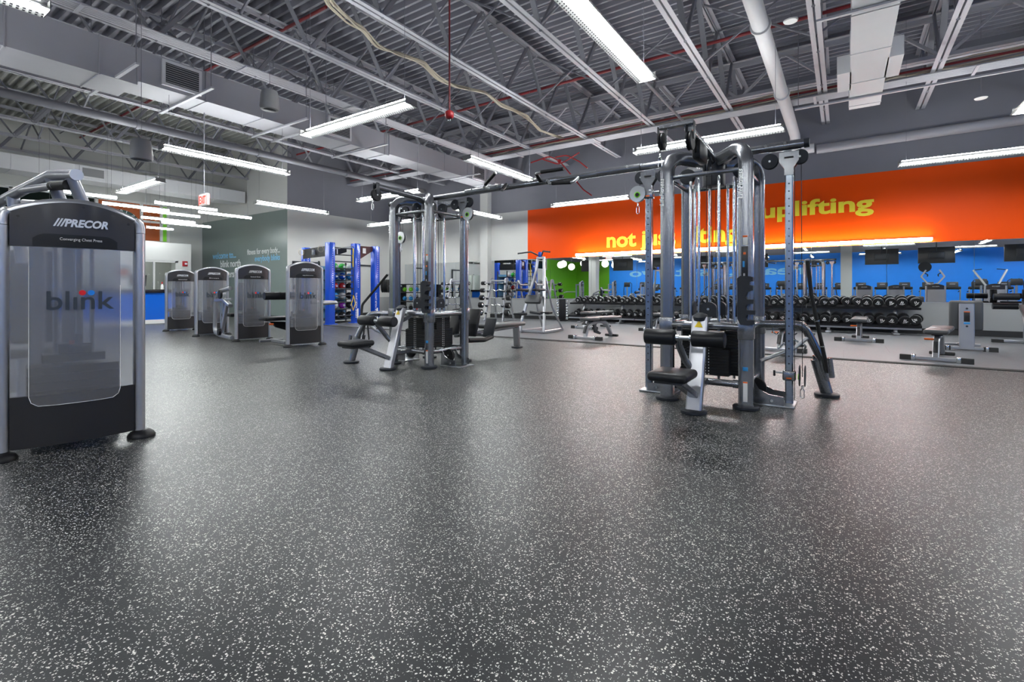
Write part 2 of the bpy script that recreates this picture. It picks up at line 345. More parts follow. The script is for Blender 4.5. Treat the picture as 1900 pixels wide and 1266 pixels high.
# bar joists along y
ZB, ZT = 5.12, 6.36
def joist(x, mname='joist'):
    mb = MB()
    for sx in (-1, 1):
        for z, w_ in ((ZB, .07), (ZT, .075)):
            up = 1 if z == ZB else -1
            mb.box((x + sx * .05, (YN + YS) / 2, z), (w_, YN - YS - .1, .008), 'joistl')  # chords coloured paler than the webs to stand for light from below
            mb.box((x + sx * .018, (YN + YS) / 2, z + up * .035), (.008, YN - YS - .1, .07), 'joistl')
    y = YS + .3; k = 0
    while y < YN - .8:
        a, b_ = ((x, y, ZB), (x, y + .82, ZT)) if k % 2 == 0 else ((x, y, ZT), (x, y + .82, ZB))
        if k % 2 == 0: mb.bar([a, b_], .075, .05, 'joist', up=(1, 0, 0))
        else:
            mb.bar([(a[0] - .022, *a[1:]), (b_[0] - .022, *b_[1:])], .016, .05, 'joist', up=(1, 0, 0)); mb.bar([(a[0] + .022, *a[1:]), (b_[0] + .022, *b_[1:])], .016, .05, 'joist', up=(1, 0, 0))
        y += .82; k += 1
    struct(mb, 'trim_ceiling_joist', mname)
jxs = [-20.16 - 0 + 1.8 * k for k in range(18)]
for x in jxs: joist(x)
br = MB()
for y in (-13, -10.2, -7.4, -4.6, -1.8, 1.0, 3.8, 6.6, 9.4):
    for x in jxs[:-1]:
        br.bar([(x, y, ZB + .05), (x + 1.8, y + .05, ZT - .05)], .035, .035); br.bar([(x, y + .1, ZT - .05), (x + 1.8, y + .05, ZB + .05)], .035, .035)
    br.bar([(XW, y + 1.3, ZT - .03), (XE, y + 1.3, ZT - .03)], .03, .03)
struct(br, 'trim_ceiling_bridging', 'joist')
# joist girder with chords and webs, running along x
g = MB()
for z in (5.45, 6.3):
    for s_ in (-1, 1):
        g.box((-5, 12.4 + s_ * .07, z), (34, .1, .012)); g.box((-5, 12.4 + s_ * .025, z + (.05 if z < 6 else -.05)), (.012 + 34, .012, .1))
x = XW + .2; k = 0
while x < XE - .9:
    g.bar([(x, 12.4, 5.46 if k % 2 == 0 else 6.28), (x + .9, 12.4, 6.28 if k % 2 == 0 else 5.46)], .06, .06); x += .9; k += 1
struct(g, 'trim_ceiling_girder', 'joistl')
g = MB()
for k in range(7): g.tube([(XG, 12.32 - k * .055, 5.06), (XE, 12.32 - k * .055, 5.06)], .02, seg=8)
for x in (-13, -10.6, -8, -5.5, -3, -.5, 2, 4.5, 7, 9.5): g.box((x, 12.15, 5.03), (.05, .5, .02))
tag(g.build('conduit_run', 'joistl'), 'bundle of grey electrical conduits strapped under the ceiling girder', 'conduit')
# painted pipes
def pipe(name, path, r, m_, lab, cat='pipe', collars=()):
    mb = MB().tube(path, r, bend=r * 2.2 if len(path) > 2 else 0, seg=16)
    o = mb.build(name, m_); tag(o, lab, cat)
    for (c, dd) in collars: MB().cyl(Vector(c) - Vector(dd), Vector(c) + Vector(dd), r * 1.25).build('pipe_collar', m_, o)
    return o
pipe('ceiling_pipe', [(-1.01, -8, 4.9), (-1.01, 14.28, 4.9), (-1.01, 14.28, 4.55), (-.6, 14.28, 4.55)], .115, 'ductw', 'thick pale round pipe running overhead to the orange wall', collars=[((-1.01, y, 4.9), (0, .02, 0)) for y in (2.2, 5., 8., 11.)])
pipe('wall_pipe', [(-.55, 14.28, 4.5), (XE, 14.28, 4.62)], .11, 'ductm', 'grey round pipe running along the wall above the orange band')
pipe('ceiling_pipe', [(-13.9, -8, 4.95), (-13.9, 14.2, 4.95)], .095, 'joist', 'grey round pipe hung below the joists beside the lobby side', collars=[((-13.9, y, 4.95), (0, .03, 0)) for y in (1.8, 4.6, 7.5, 10.5)])
for y in (2.2, 8.6): pipe('pipe_riser', [(-13.9, y, 5.04), (-13.9, y, 6.3)], .07, 'joist', 'short vertical grey pipe rising from the round ceiling pipe, %s one' % ('nearer' if y < 5 else 'farther'))
pipe('sprinkler_pipe', [(XG + .1, 12.05, 5.2), (XE, 12.05, 5.2)], .022, 'redpipe', 'thin dark red sprinkler pipe along the ceiling girder')
pipe('sprinkler_pipe', [(XG + .1, 9.8, 5.7), (XE, 9.8, 5.7)], .03, 'redpipe', 'thicker red sprinkler pipe crossing high above the joists')
pipe('sprinkler_pipe', [(XW + .1, 5.6, 6.3), (-8, 5.6, 6.3)], .03, 'redpipe', 'red sprinkler pipe high under the deck at the lobby side')
c = MB()
for k in range(5): c.tube([(-9.15 + k * .055, -8, 5.06), (-9.15 + k * .055, 12.3, 5.06)], .02, seg=8)
for y in (-2, 0, 2.3, 4.6, 6.9, 9.2): c.box((-9.04, y, 5.03), (.36, .045, .02))
tag(c.build('conduit_run', 'joistl'), 'bundle of grey conduits running beside the grey rectangular duct', 'conduit')
c = MB()
for z in (5.3, 5.3): c.tube([(-3.2, -3, 5.08), (-3.2, 12.3, 5.08)], .03, seg=8)
tag(c.build('conduit_run', 'joistl'), 'single grey conduit under the joists above the right cable tower', 'conduit')
# bundle of data cables wandering across the ceiling
pts = [(598, -30), (612, 5), (650, 40), (672, 52), (700, 85), (742, 100), (785, 118), (812, 145), (845, 160), (900, 172), (930, 195), (975, 215), (1002, 240), (1045, 258)]
cb = MB(); base = [at_z(px, py, 5.3) for px, py in pts]
for k in range(6):
    cb.tube(fillet([p + Vector((random.uniform(-.04, .04), random.uniform(-.04, .04), random.uniform(-.04, .04))) for p in base], .4, 3), .014, seg=6)
tag(cb.build('cable_bundle', 'tan'), 'bundle of beige cables draped loosely through the ceiling joists', 'cable')
cb = MB()
for k in range(5):
    cb.tube(fillet([Vector((x, 12.15 + .05 * math.sin(x * 2) + random.uniform(-.03, .03), 5.14 + .05 * math.sin(x * 1.7 + k) + .03 * k)) for x in [-9 + 1.1 * q for q in range(19)]], .4, 3), .014, seg=6)
tag(cb.build('cable_bundle', 'tan'), 'sagging beige cables laid along the top of the ceiling girder', 'cable')
hose = thing('sprinkler_hose', 'thin red flexible hoses dangling at the girder end over the crossbar', 'hose', (0, 0, 0))
for hp in ([(985, 302), (1020, 290), (1038, 299), (1060, 325), (1082, 352), (1098, 363)], [(1008, 296), (1035, 305), (1048, 300), (1075, 283)], [(1030, 292), (1052, 288), (1075, 300), (1090, 312)]):
    MB().tube(fillet([at_y(px, py, 10.6) for px, py in hp], .3), .016, seg=8).build('hose_line', 'red', hose)
MB().ball(at_y(1038, 299, 10.6), .05).build('coupling', 'red', hose)
# rectangular duct with flanges and grilles
t = thing('air_duct', 'long grey rectangular air duct with side grilles under the joists', 'duct', (-10.1, 0, 4.44))
mb = MB()
segs = [(-8, -1.5, .8, .62), (-1.5, 3.2, .86, .6), (3.2, 8.6, .74, .54), (8.6, 13.2, .66, .5), (13.2, 14.3, .5, .4)]
for y0, y1, ww_, hh in segs:
    mb.box((.45 - ww_ / 2, (y0 + y1) / 2, .56 - hh / 2), (ww_, y1 - y0, hh))
mb.build('duct_body', 'ductm', t, smooth=False)
fl = MB()
for y0, y1, ww_, hh in segs:
    y = y0
    while y < y1: fl.box((.45 - ww_ / 2, y, .56 - hh / 2), (ww_ + .03, .018, hh + .03)); y += 1.05
fl.build('seam_pattern', 'ductm', t, smooth=False)
for y in (3.85, 7.1, 12.3):
    gfr = MB().box((.47, y, .3), (.05, .62, .44)).build('grille', 'ductw', t)
    gl_ = MB()
    gl_.box((.497, y, .3), (.004, .52, .34), 'dark')
    for k in range(9): gl_.box((.502, y, .15 + k * .037), (.012, .52, .008), 'ductm', rot=(0, .6, 0))
    gl_.build('grille_slats', None, gfr)
t = thing('air_duct', 'white rectangular air duct running overhead toward the orange wall', 'duct', (.34, 0, 4.62))
MB().box((0, 1.95, .18), (.5, 19.9, .36)).build('duct_body', 'ductw', t, smooth=False)
fl = MB()
for k in range(16): fl.box((0, -7.5 + k * 1.28, .18), (.52, .015, .38))
fl.build('seam_pattern', 'ductw', t, smooth=False)
for x, y in ((-.33, 6.4), (.33, 5.7), (-.33, 10.3), (.33, 10.0)):
    MB().box((x, y, .15), (.2, .9, .3)).build('duct_branch', 'ductw', t, smooth=False)
t = thing('air_duct', 'pale blue-grey rectangular duct above the lobby windows', 'duct', (-18.8, 0, 4.25))
MB().box((0, 0, .2), (.8, 18.9, .42)).build('duct_body', 'ductw', t, smooth=False)
fl = MB()
for k in range(14): fl.box((0, -8.6 + k * 1.32, .2), (.82, .015, .44))
fl.build('seam_pattern', 'ductw', t, smooth=False)
gfr = MB().box((.41, 5.0, .22), (.04, .62, .36)).build('grille', 'ductw', t); MB().box((.434, 5.0, .22), (.01, .5, .24)).build('grille_slats', 'speaker', gfr)
# strut channels carrying the ducts
def strut(x0, x1, y, z, lab):
    t = thing('strut_channel', lab, 'bracket', ((x0 + x1) / 2, y, z), group='strut channels hanging under the ducts')
    mb = MB().box((0, 0, 0), (x1 - x0, .05, .03))
    n = int((x1 - x0) / .05)
    for k in range(n): mb.box((-(x1 - x0) / 2 + .03 + k * .05, -.026, 0), (.022, .004, .014))
    mb.build('channel', 'joistl', t)
    for x in (x0 + .06, x1 - .06): MB().cyl((x - (x0 + x1) / 2, 0, 0), (x - (x0 + x1) / 2, 0, ZD - z), .007, seg=6).build('threaded_rod', 'joist', t)
sl = ['grey strut under the left duct nearest the camera', 'grey strut under the left duct just past its first grille', 'grey strut under the left duct by the hanging speaker', 'grey strut under the left duct by the angled lamp', 'grey strut under the left duct behind the red sprinkler head', 'grey strut under the left duct at its far end']
for y, l_ in zip((2.92, 3.98, 5.75, 6.2, 7.8, 11.3), sl): strut(-10.9, -8.8, y, 4.42, l_)
for y, l_ in zip((4.9, 7.7), ('grey strut crossing under the white duct nearer the camera', 'grey strut crossing under the white duct farther away')): strut(-.3, 1.0, y, 4.6, l_)
strut(-.8, 3.6, 11.2, 4.6, 'long slotted strut under the white duct at the girder')
# ---------------------------------------------------------------- pendant lamps
def lamp(x, y, z, along, L_, lab, grp='suspended linear lamps over the training floor'):
    t = thing('pendant_lamp', lab, 'lamp', (x, y, z), 0 if along == 'x' else PI / 2, grp)
    hs = MB(); hs.slot('lampgrey'); h = L_ / 2
    hs.prism([(-h, -.02, .05), (-h, .02, .05), (-h, .02, .085), (-h, -.02, .085)], (L_, 0, 0))
    for s_ in (-1, 1):
        hs.prism([(-h, s_ * .02, .05), (-h, s_ * .022, .056), (-h, s_ * .125, .002), (-h, s_ * .12, -.002)], (L_, 0, 0))
        for r_ in (.085, .107):
            for k in range(58):
                zz = .052 - (r_ - .02) * .5; hs.box((-h + .04 + k * .04, s_ * r_, zz - .004), (.018, .011, .004), 'plastic', rot=(-s_ * .46, 0, 0))
    hs.box((-h, 0, .04), (.008, .2, .09)); hs.box((h, 0, .04), (.008, .2, .09))
    hs.build('lamp_housing', None, t, smooth=False)
    MB().box((0, 0, .028), (L_ - .04, .075, .034), r=.012).build('lamp_tube', 'tube', t)
    MB().box((0, 0, .09), (L_ - .1, .05, .008)).build('added_uplight', 'uplight', t)  # glowing strip added on top of the housing to brighten the ceiling
    for s_ in (-1, 1): MB().cyl((s_ * (h - .12), 0, .08), (s_ * (h - .12), 0, (4.43 if abs(x + 9.78) < .1 and (y > 4 or along == 'y') else ZD) - z), .003, seg=5).build('suspension_wire', 'joist', t)
    return t
LR = 2.33
LL = {(-1.9, 4.45): 'big lamp overhead at the top centre pointing at the orange wall', (-1.9, 8.39): 'crosswise lamp directly behind the top of the right cable tower',
      (-5.83, .1): 'lamp cut by the top left photo corner', (-5.83, 4.53): 'crosswise lamp between the hanging speaker and the red sprinkler head',
      (-5.83, 8.25): 'lengthwise lamp above the crossbar between both cable towers', (-5.83, 12.4): 'crosswise lamp over the word not on the orange wall',
      (-9.78, .8): 'crosswise lamp above the chest press machine beyond the frame', (-9.78, 4.75): 'long lengthwise lamp left of the first cable tower, under the left duct', (-9.78, 8.7): 'crosswise lamp directly behind the top of the left cable tower', (-9.78, 12.5): 'far lengthwise lamp just left of the orange wall',
      (-13.75, 4.6): 'crosswise lamp above the row of towers by the exit sign', (-13.75, 8.5): 'far lengthwise lamp beside the corner of the sage green wall', (-13.75, 12.3): 'crosswise lamp in the far grey corner behind the left cable tower',
      (2.05, 12.1): 'crosswise lamp over the right part of the orange wall', (2.05, 8.4): 'lengthwise lamp high at the right beyond the frame'}
for (x, y), l_ in LL.items():
    i = round((x + 1.9) / 3.93); along = 'y' if (x, y) in [(-1.9, 4.45), (-5.83, .1), (-5.83, 8.25), (-9.78, 4.75), (-9.78, 12.5), (-13.75, 8.5), (2.05, 8.4)] else 'x'
    lamp(x, y, 3.45 if along == 'y' else 3.42, along, LR, l_)
k = 0
for i, x in enumerate((-16.9, -13.75, -9.78, -5.83, -1.9, 2.05, 6.0, 9.9)):
    for j, y in enumerate((-13, -9.2, -5.2, -1.6, 2.6, 6.5, 10.3)):
        if any(abs(x - a) < 1 and abs(y - b_) < 2.6 for a, b_ in LL): continue
        if y > 1 and x < 3: continue
        lamp(x, y, 3.45, 'x' if (i + j) % 2 else 'y', LR, 'linear lamp over the cardio side, %s row from lobby, %s from blue wall' % (ORD[i], ORD[j]), 'suspended linear lamps over the cardio side')
# bare tubes over the lobby
tb = [((-14.2, 5.8, 3.2), 'bare lamp tube highest of the lobby cluster, beside the exit sign'), ((-14.9, 7.1, 3.2), 'bare lamp tube rightmost of the lobby cluster'), ((-15.9, 6.1, 3.2), 'bare lamp tube second from the top under the exit sign'),
      ((-17.4, 6.6, 3.2), 'bare lamp tube of the lobby cluster, left and third down'), ((-18.15, 7.4, 3.2), 'bare lamp tube lowest of the lobby cluster'), ((-15.4, 5.1, 3.2), 'bare lamp tube in front of the orange window sign'),
      ((-14.3, 3.6, 3.2), 'bare lamp tube above the chest press machine'), ((-18.1, 4.6, 3.2), 'bare lamp tube low behind the chest press tower'), ((-20., 7.3, 3.2), 'short distant lamp tube right of the round window sign')]
for p, l_ in tb:
    t = thing('tube_lamp', l_, 'lamp', p, PI / 2, 'bare lamp tubes over the lobby'); L_ = 1.45 if p[0] > -19 else .8
    MB().box((0, 0, .035), (L_, .05, .03)).build('lamp_housing', 'lampgrey', t); MB().tube([(-L_ / 2, 0, 0), (L_ / 2, 0, 0)], .035, seg=12).build('lamp_tube', 'lobbytube', t)
    for s_ in (-1, 1): MB().cyl((s_ * (L_ / 2 - .1), 0, .04), (s_ * (L_ / 2 - .1), 0, ZD - p[2]), .003, seg=5).build('suspension_wire', 'joist', t)
# speakers, sprinkler head, exit sign
for p, l_, r in (((-7.8, 4.4, 4.12), 'grey drum speaker hanging in front of the left duct', .15), ((-8.9, 3.0, 3.15), 'grey drum speaker hanging above the chest press machine', .15)):
    t = thing('pendant_speaker', l_, 'speaker', p)
    MB().lathe((0, 0, -.16), (0, 0, 1), [(0, .1), (.01, .135), (.05, .15), (.25, .135), (.31, .12), (.32, .02)]).build('speaker_body', 'speaker', t)
    MB().lathe((0, 0, -.165), (0, 0, 1), [(0, .09), (.006, .1)]).build('speaker_grille', 'dark', t)
    MB().cyl((0, 0, .15), (0, 0, ZD - p[2]), .004, seg=6).build('suspension_wire', 'joist', t)
t = thing('fire_sprinkler', 'red canister on a long red rod hanging from the ceiling', 'sprinkler', (-3.34, 3.78, 2.8))
MB().lathe((0, 0, -.04), (0, 0, 1), [(0, .02), (.005, .035), (.02, .045), (.06, .045), (.075, .035), (.08, .012)]).build('canister', 'red', t)
MB().cyl((0, 0, .03), (0, 0, ZD - 2.8), .009, seg=8).build('rod', 'redpipe', t); MB().lathe((0, 0, -.07), (0, 0, 1), [(0, .018), (.03, .012)]).build('nozzle', 'chrome', t)
t = thing('exit_sign', 'red and white exit sign hanging on a thin rod near the lobby', 'sign', (-10.3, 4.5, 2.76))
MB().box((0, 0, 0), (.34, .05, .22), r=.006).build('sign_body', 'signwhite', t); text('EXIT', 'sign_lettering', 'signred', .26, .15, t, (0, -.028, -.075), bold=.02)
MB().box((0, .0, .118), (.3, .04, .012)).build('sign_canopy', 'white', t); MB().cyl((0, 0, .12), (0, 0, ZD - 2.76), .008, seg=8).build('rod', 'joist', t)
for s_ in (-1, 1): MB().box((s_ * .162, 0, 0), (.012, .054, .2)).build('sign_border', 'signred', t)
# ceiling sensor discs
for p, l_ in (((-.65, 8.35, 5.0), 'white ceiling disc with hanging cord beside the pale round pipe'), ((2.2, 12.9, 4.7), 'white ceiling disc by the grey wall beneath the white duct')):
    t = thing('ceiling_sensor', l_, 'sensor', p); MB().lathe((0, 0, 0), (0, 0, 1), [(0, .03), (.004, .09), (.02, .1), (.024, .03)]).build('disc', 'white', t)
    MB().cyl((0, 0, .02), (0, 0, ZD - p[2]), .005, seg=6).build('stem', 'joist', t)
# ---------------------------------------------------------------- lobby
mb = MB()
for y in (-9, -6.5, -4.5, -1, 1.4, 3.9, 6.06, 7.4, 8.05, 8.28): mb.box((XW + .04, y, 3.575), (.09, .09, 1.45))
for z in (2.86, 3.62, 4.3): mb.box((XW + .04, -.35, z), (.09, 17.3, .08))
struct(mb, 'window_1', 'white')
struct(MB().box((XW + .01, -1.5, 3.58), (.01, 15., 1.44)), 'window_1_pane', 'night')
struct(MB().box((XW + .012, 7.1, 3.58), (.012, 2.1, 1.44)), 'window_2_pane', 'orangeglass')
struct(MB().box((XW + .02, 8.17, 3.58), (.02, .2, 1.44)), 'window_3_pane', 'lime')
t = thing('window_sign', 'dark green round sign with mirrored lettering on the orange window', 'sign', (XW + .03, 6.78, 3.35), PI / 2)
MB().cyl((0, 0, 0), (0, -.012, 0), .62, seg=48).build('sign_disc', 'darkgreen', t)
for s_, r in (('AS LOW AS', .5),):
    for k, ch in enumerate(s_[::-1]):
        if ch == ' ': continue
        a = PI / 2 + (4 - k) * .235
        o = text(ch, 'sign_lettering', 'letwhite', .085 if ch != 'W' else .13, .12, t, (r * math.cos(a), -.016, r * math.sin(a)), ry=-(a - PI / 2), bold=.01); o.scale.x = -1
o = text('S', 'sign_lettering', 'letwhite', .1, .14, t, (.5, -.016, .1), bold=.01); o.scale.x = -1
vb = MB()
vb.box((-20.55, 3.4, 2.42), (.1, 10.2, .66)); vb.box((-21.3, 8.45, 1.35), (1.36, .09, 2.7)); vb.box((-20.55, 8.28, 1.05), (.1, .44, 2.1)); vb.box((-20.55, -.9, 1.05), (.1, 1.6, 2.1)); vb.box((-21.25, 3.4, 2.72), (1.45, 10.2, .05))
struct(vb, 'wall_vestibule', 'white')
for i, (y0, y1) in enumerate(((6.55, 8.06), (4.9, 6.5), (3.2, 4.85), (1.5, 3.15), (-.1, 1.45))):
    fr = MB()
    for y in (y0 + .04, y1 - .04): fr.box((-20.55, y, 1.05), (.07, .08, 2.1))
    fr.box((-20.55, (y0 + y1) / 2, 2.06), (.07, y1 - y0, .08)); fr.box((-20.55, (y0 + y1) / 2, .06), (.07, y1 - y0, .1)); fr.box((-20.55, (y0 + y1) / 2, 1.05), (.06, .06, 2.1)) 
    d_ = struct(fr, 'door_' + str(i + 1), 'white')
    MB().box((-20.55, (y0 + y1) / 2, 1.05), (.01, y1 - y0 - .1, 1.95)).build('glass', 'glass', d_, smooth=False)
    MB().tube([(-20.48, (y0 + y1) / 2 + .1, .8), (-20.42, (y0 + y1) / 2 + .1, .8), (-20.42, (y0 + y1) / 2 + .1, 1.3), (-20.48, (y0 + y1) / 2 + .1, 1.3)], .012, bend=.03).build('door_handle', 'steel', d_)
t = thing('fire_alarm', 'small red fire alarm box on the white vestibule wall', 'alarm', (-20.47, 8.28, 2.0)); MB().box((0, 0, 0), (.05, .17, .19), r=.01).build('alarm_body', 'red', t); MB().box((.03, .02, .0), (.02, .08, .07)).build('strobe', 'letwhite', t)
t = thing('poster_stand', 'tall white promotional board with round logo behind the reception desk', 'poster', (-20.2, 6.35, 0), PI / 2)
MB().box((0, 0, 1.05), (.85, .04, 1.9)).build('board', 'white', t); MB().lathe((-.05, -.024, 1.62), (0, -1, 0), [(0, .26), (.006, .26)]).build('ring_logo', 'ductm', t)
MB().lathe((-.05, -.032, 1.62), (0, -1, 0), [(0, .12), (.006, .12)]).build('ring_centre', 'orangeglass', t); MB().box((0, 0, .05), (.9, .3, .1)).build('foot', 'white', t)
for y in (2., 6.):
    t = thing('tube_lamp', 'lamp tube added to brighten the glass vestibule, %s end' % ('far' if y < 3 else 'near'), 'lamp', (-21.3, y, 2.55), PI / 2)
    MB().tube([(-.9, 0, 0), (.9, 0, 0)], .035).build('lamp_tube', 'lobbytube', t); MB().box((0, 0, .06), (1.8, .06, .05)).build('lamp_housing', 'lampgrey', t)  # tubes added to light the enclosed vestibule, otherwise dark
# reception desk
t = thing('reception_desk', 'reception desk with glossy blue front, black top and white plinth', 'desk', (-17.3, 4.2, 0))
MB().box((0, 0, .53), (.7, 5.4, .8)).build('desk_front', 'desk', t, smooth=False); MB().box((.0, 0, .98), (.82, 5.5, .1), r=.008).build('desk_top', 'blackgloss', t); MB().box((0, 0, .07), (.72, 5.42, .12)).build('plinth', 'white', t, smooth=False)
t = thing('monitor', 'black monitor standing on the reception desk', 'monitor', (-17.3, 5.75, 1.03), PI / 2 + .25)
MB().box((0, 0, .26), (.46, .03, .34), r=.006, rot=(.12, 0, 0)).build('screen', 'tvbody', t); MB().box((0, .03, .05), (.05, .03, .12)).build('neck', 'tvbody', t); MB().box((0, .02, .006), (.22, .16, .012), r=.004).build('foot', 'tvbody', t)
t = thing('hand_sanitizer', 'small red and white bottle on the reception desk', 'bottle', (-17.25, 6.35, 1.03))
MB().lathe((0, 0, 0), (0, 0, 1), [(0, .04), (.12, .04), (.15, .015), (.17, .015)]).build('bottle_body', 'white', t); MB().lathe((0, 0, .17), (0, 0, 1), [(0, .02), (.06, .018)]).build('bottle_cap', 'red', t)
# pendant globes over the lobby, seen in the mirrors
for i, (x, y) in enumerate(((-19.7, -8.), (-19.75, -7.6), (-19.6, -9.3), (-17.95, -8.3), (-15.95, -8.1), (-15.3, -8.6))):
    t = thing('globe_lamp', 'white globe lamp over the lobby, %s toward the blue wall' % ORD[5 - i], 'lamp', (x, y, 3.25 - .1 * (i % 3)), group='white globe lamps over the lobby')
    MB().ball((0, 0, 0), .28).build('globe', 'globe', t); MB().cyl((0, 0, .27), (0, 0, ZD - 2.9), .005, seg=6).build('suspension_wire', 'joist', t)
# televisions facing the cardio side
for i, (x, l_) in enumerate(((-17.2, 'over the lobby side'), (-14.4, 'at the green and blue colour change'), (-11.4, 'over the dotted lettering'), (-8.5, 'over the middle treadmills'), (-5.0, 'just right of centre'), (1.9, 'beside the grey pillar'), (4.4, 'with the round notice below'), (8.0, 'nearest the far right'))):
    t = thing('television', 'black ceiling television seen in the mirrors, ' + l_, 'television', (x, -8.0, 3.02), group='ceiling televisions over the cardio side')
    MB().box((0, 0, 0), (1.62, .07, .92), r=.012).build('television_body', 'tvbody', t); MB().box((0, -.04, 0), (1.54, .006, .84)).build('screen', 'screen', t)
    MB().box((0, .06, 0), (.7, .06, .4), r=.02).build('rear_cover', 'dark', t); MB().cyl((0, .06, .1), (0, .06, ZD - 3.02), .03, seg=10).build('ceiling_mount', 'dark', t)
t = thing('round_notice', 'round black notice with white lettering hanging under a television', 'sign', (3.9, -7.95, 2.35), PI); MB().cyl((0, .02, 0), (0, 0, 0), .3, seg=32).build('disc', 'plastic', t)
# ================================================================ selectorised weight machines
PW = .65
def bulge(x, w=PW, b=.055): return -b * (1 - (2 * x / w) ** 2)
def curved(mb, x0, x1, zf0, zf1, y0, th, m_=None, n=16, b=.055):
    """curved panel between x0..x1; bottom/top heights are functions of x"""
    vs = []; 
    for i in range(n + 1):
        x = x0 + (x1 - x0) * i / n; yb = y0 + bulge(x, b=b)
        vs += [(x, yb, zf0(x)), (x, yb, zf1(x)), (x, yb + th, zf1(x)), (x, yb + th, zf0(x))]
    fs = []
    for i in range(n):
        a, c_ = i * 4, i * 4 + 4
        fs += [(a, c_, c_ + 1, a + 1), (a + 1, c_ + 1, c_ + 2, a + 2), (a + 2, c_ + 2, c_ + 3, a + 3), (a + 3, c_ + 3, c_, a)]
    fs += [(0, 1, 2, 3), (n * 4 + 3, n * 4 + 2, n * 4 + 1, n * 4)]
    return mb.add(vs, fs, m_)
def tower(t, sub, big=True, tinted=True):
    """weight tower: x along the width, front toward -y"""
    hw = PW / 2
    for s_ in (-1, 1):
        p = MB(); prof = [(.052 * math.cos(2 * PI * q / 16) * (1 if abs(math.cos(2 * PI * q / 16)) < 2 else 1), .034 * math.sin(2 * PI * q / 16)) for q in range(16)]
        p.ring([(s_ * hw, .05, .03), (s_ * hw, .05, 1.385)], [(b_, a) for a, b_ in prof], up=(0, 1, 0))
        po = p.build('side_post', 'silver', t)
        cp = MB(); cp.ring([(s_ * hw, .05, 1.388), (s_ * hw, .05, 1.42), (s_ * (hw - .006), .052, 1.45), (s_ * (hw - .022), .055, 1.465)], [(b_, a) for a, b_ in prof], up=(0, 1, 0)); cp.build('post_cap', 'silver', po)
        ft = MB(); ft.lathe((s_ * (hw + .01), .03, 0), (0, 0, 1), [(0, .078), (.012, .08), (.03, .07), (.05, .045), (.052, .02)], seg=24); ft.build('foot', 'plastic', t)
    top = lambda x: 1.463 + .082 * (1 - (2 * x / .6) ** 2)
    x0, x1 = -hw + .03, hw - .03
    hd = curved(MB(), x0, x1, lambda x: 1.265, top, .02, .05, 'hood').build('hood', None, t)
    rim = MB(); n = 16
    rim.tube([(x0 + (x1 - x0) * i / n, .045 + bulge(x0 + (x1 - x0) * i / n), top(x0 + (x1 - x0) * i / n)) for i in range(n + 1)], .012, seg=8, ry=.028); rim.build('hood_rim', 'silver', hd)
    curved(MB(), -.2, .2, lambda x: 1.268, lambda x: 1.345 - (max(0, abs(x) - .14) / .06) ** 2 * .03, .017, .004).build('name_plate', 'plastic', hd)
    lg = text('///PRECOR', 'logo_lettering', 'logo', .26, .05, hd, (.02, .02 - .055 - .003, 1.393), depth=.004, bold=.04, shear=.25)
    text(sub, 'name_lettering', 'label', .2, .02 if sub[0] != 'C' else .022, hd, (.02, .02 - .055 - .008, 1.303), depth=.002)
    for x, z in ((-.26, 1.44), (0.03, 1.52), (.26, 1.44)): MB().cyl((x, .02 + bulge(x) - .002, z), (x, .03 + bulge(x), z), .008).build('screw_hole', 'base', hd)
    curved(MB(), x0, x1, lambda x: .055, lambda x: .365, .02, .03).build('lower_panel', 'base', t)
    cl = curved(MB(), x0, x1, lambda x: .365, lambda x: 1.262, .022, .003).build('shroud', 'frost', t)
    curved(MB(), -.215, .215, lambda x: .30 + (max(0, abs(x) - .165) / .05) ** 3 * .05, lambda x: 1.262, .014, .003).build('front_shield', 'frost', t)
    ed = MB()
    o_ = [(-.215, 1.26), (-.215, .36), (-.205, .325), (-.175, .303), (-.1, .3), (0, .3), (.1, .3), (.175, .303), (.205, .325), (.215, .36), (.215, 1.26)]
    pts_ = []
    for i in range(len(o_) - 1):
        for q in range(4): u = q / 4; x = o_[i][0] * (1 - u) + o_[i + 1][0] * u; pts_.append((x, .012 + bulge(x), o_[i][1] * (1 - u) + o_[i + 1][1] * u))
    ed.tube(pts_, .0016, seg=6); ed.build('shield_edge', 'label', t)
    bl = text('bl\u0131nk', 'brand_lettering', 'ink', .32, .115, t, (.02, .014 - .0545 - .010, .88), depth=.004, bold=.012)
    xs = [v.co.x for v in bl.data.vertices]
    # the i carries a red and a blue dot
    for x, mm in ((.004, 'dotred'), (.046, 'dotblue')): MB().cyl((x + .02, .014 - .066, .985), (x + .02, .014 - .060, .985), .0165, seg=24).build('logo_dot', mm, t)
    # inside
    fr = MB(); fr.box((0, .3, .05), (.5, .06, .06)); fr.box((0, .3, 1.35), (.5, .06, .06)); fr.box((0, .36, .7), (.09, .06, 1.3))
    fr.build('rear_frame', 'silver', t)
    for x in (-.09, .09): MB().cyl((x, .16, .08), (x, .16, 1.4), .012).build('guide_rod', 'chrome', t)
    MB().cyl((.02, .1, .62), (.02, .1, 1.4), .02).build('lift_column', 'chrome', t)
    ws = MB()
    for k in range(9): ws.box((0, .17, .1 + k * .05), (.44, .2, .046))
    ws.box((0, .17, .57), (.3, .18, .05)); ws.box((0, .15, .63), (.16, .16, .06))
    ws.build('weight_stack', 'plate', t, smooth=False)
    MB().cyl((.02, .1, .6), (.02, .1, .72), .022).build('coupler', 'plastic', t); MB().box((.02, .07, .63), (.11, .06, .04), r=.006).build('selector_bracket', 'dark', t)
    MB().cyl((-.03, .06, .67), (-.005, .06, .67), .014).build('knob', 'orange', t)
def frame_thing(x, y, rz, lab): return thing('weight_machine', lab, 'weight machine', (x, y, 0), rz, 'selectorised weight machines in the row by the lobby')
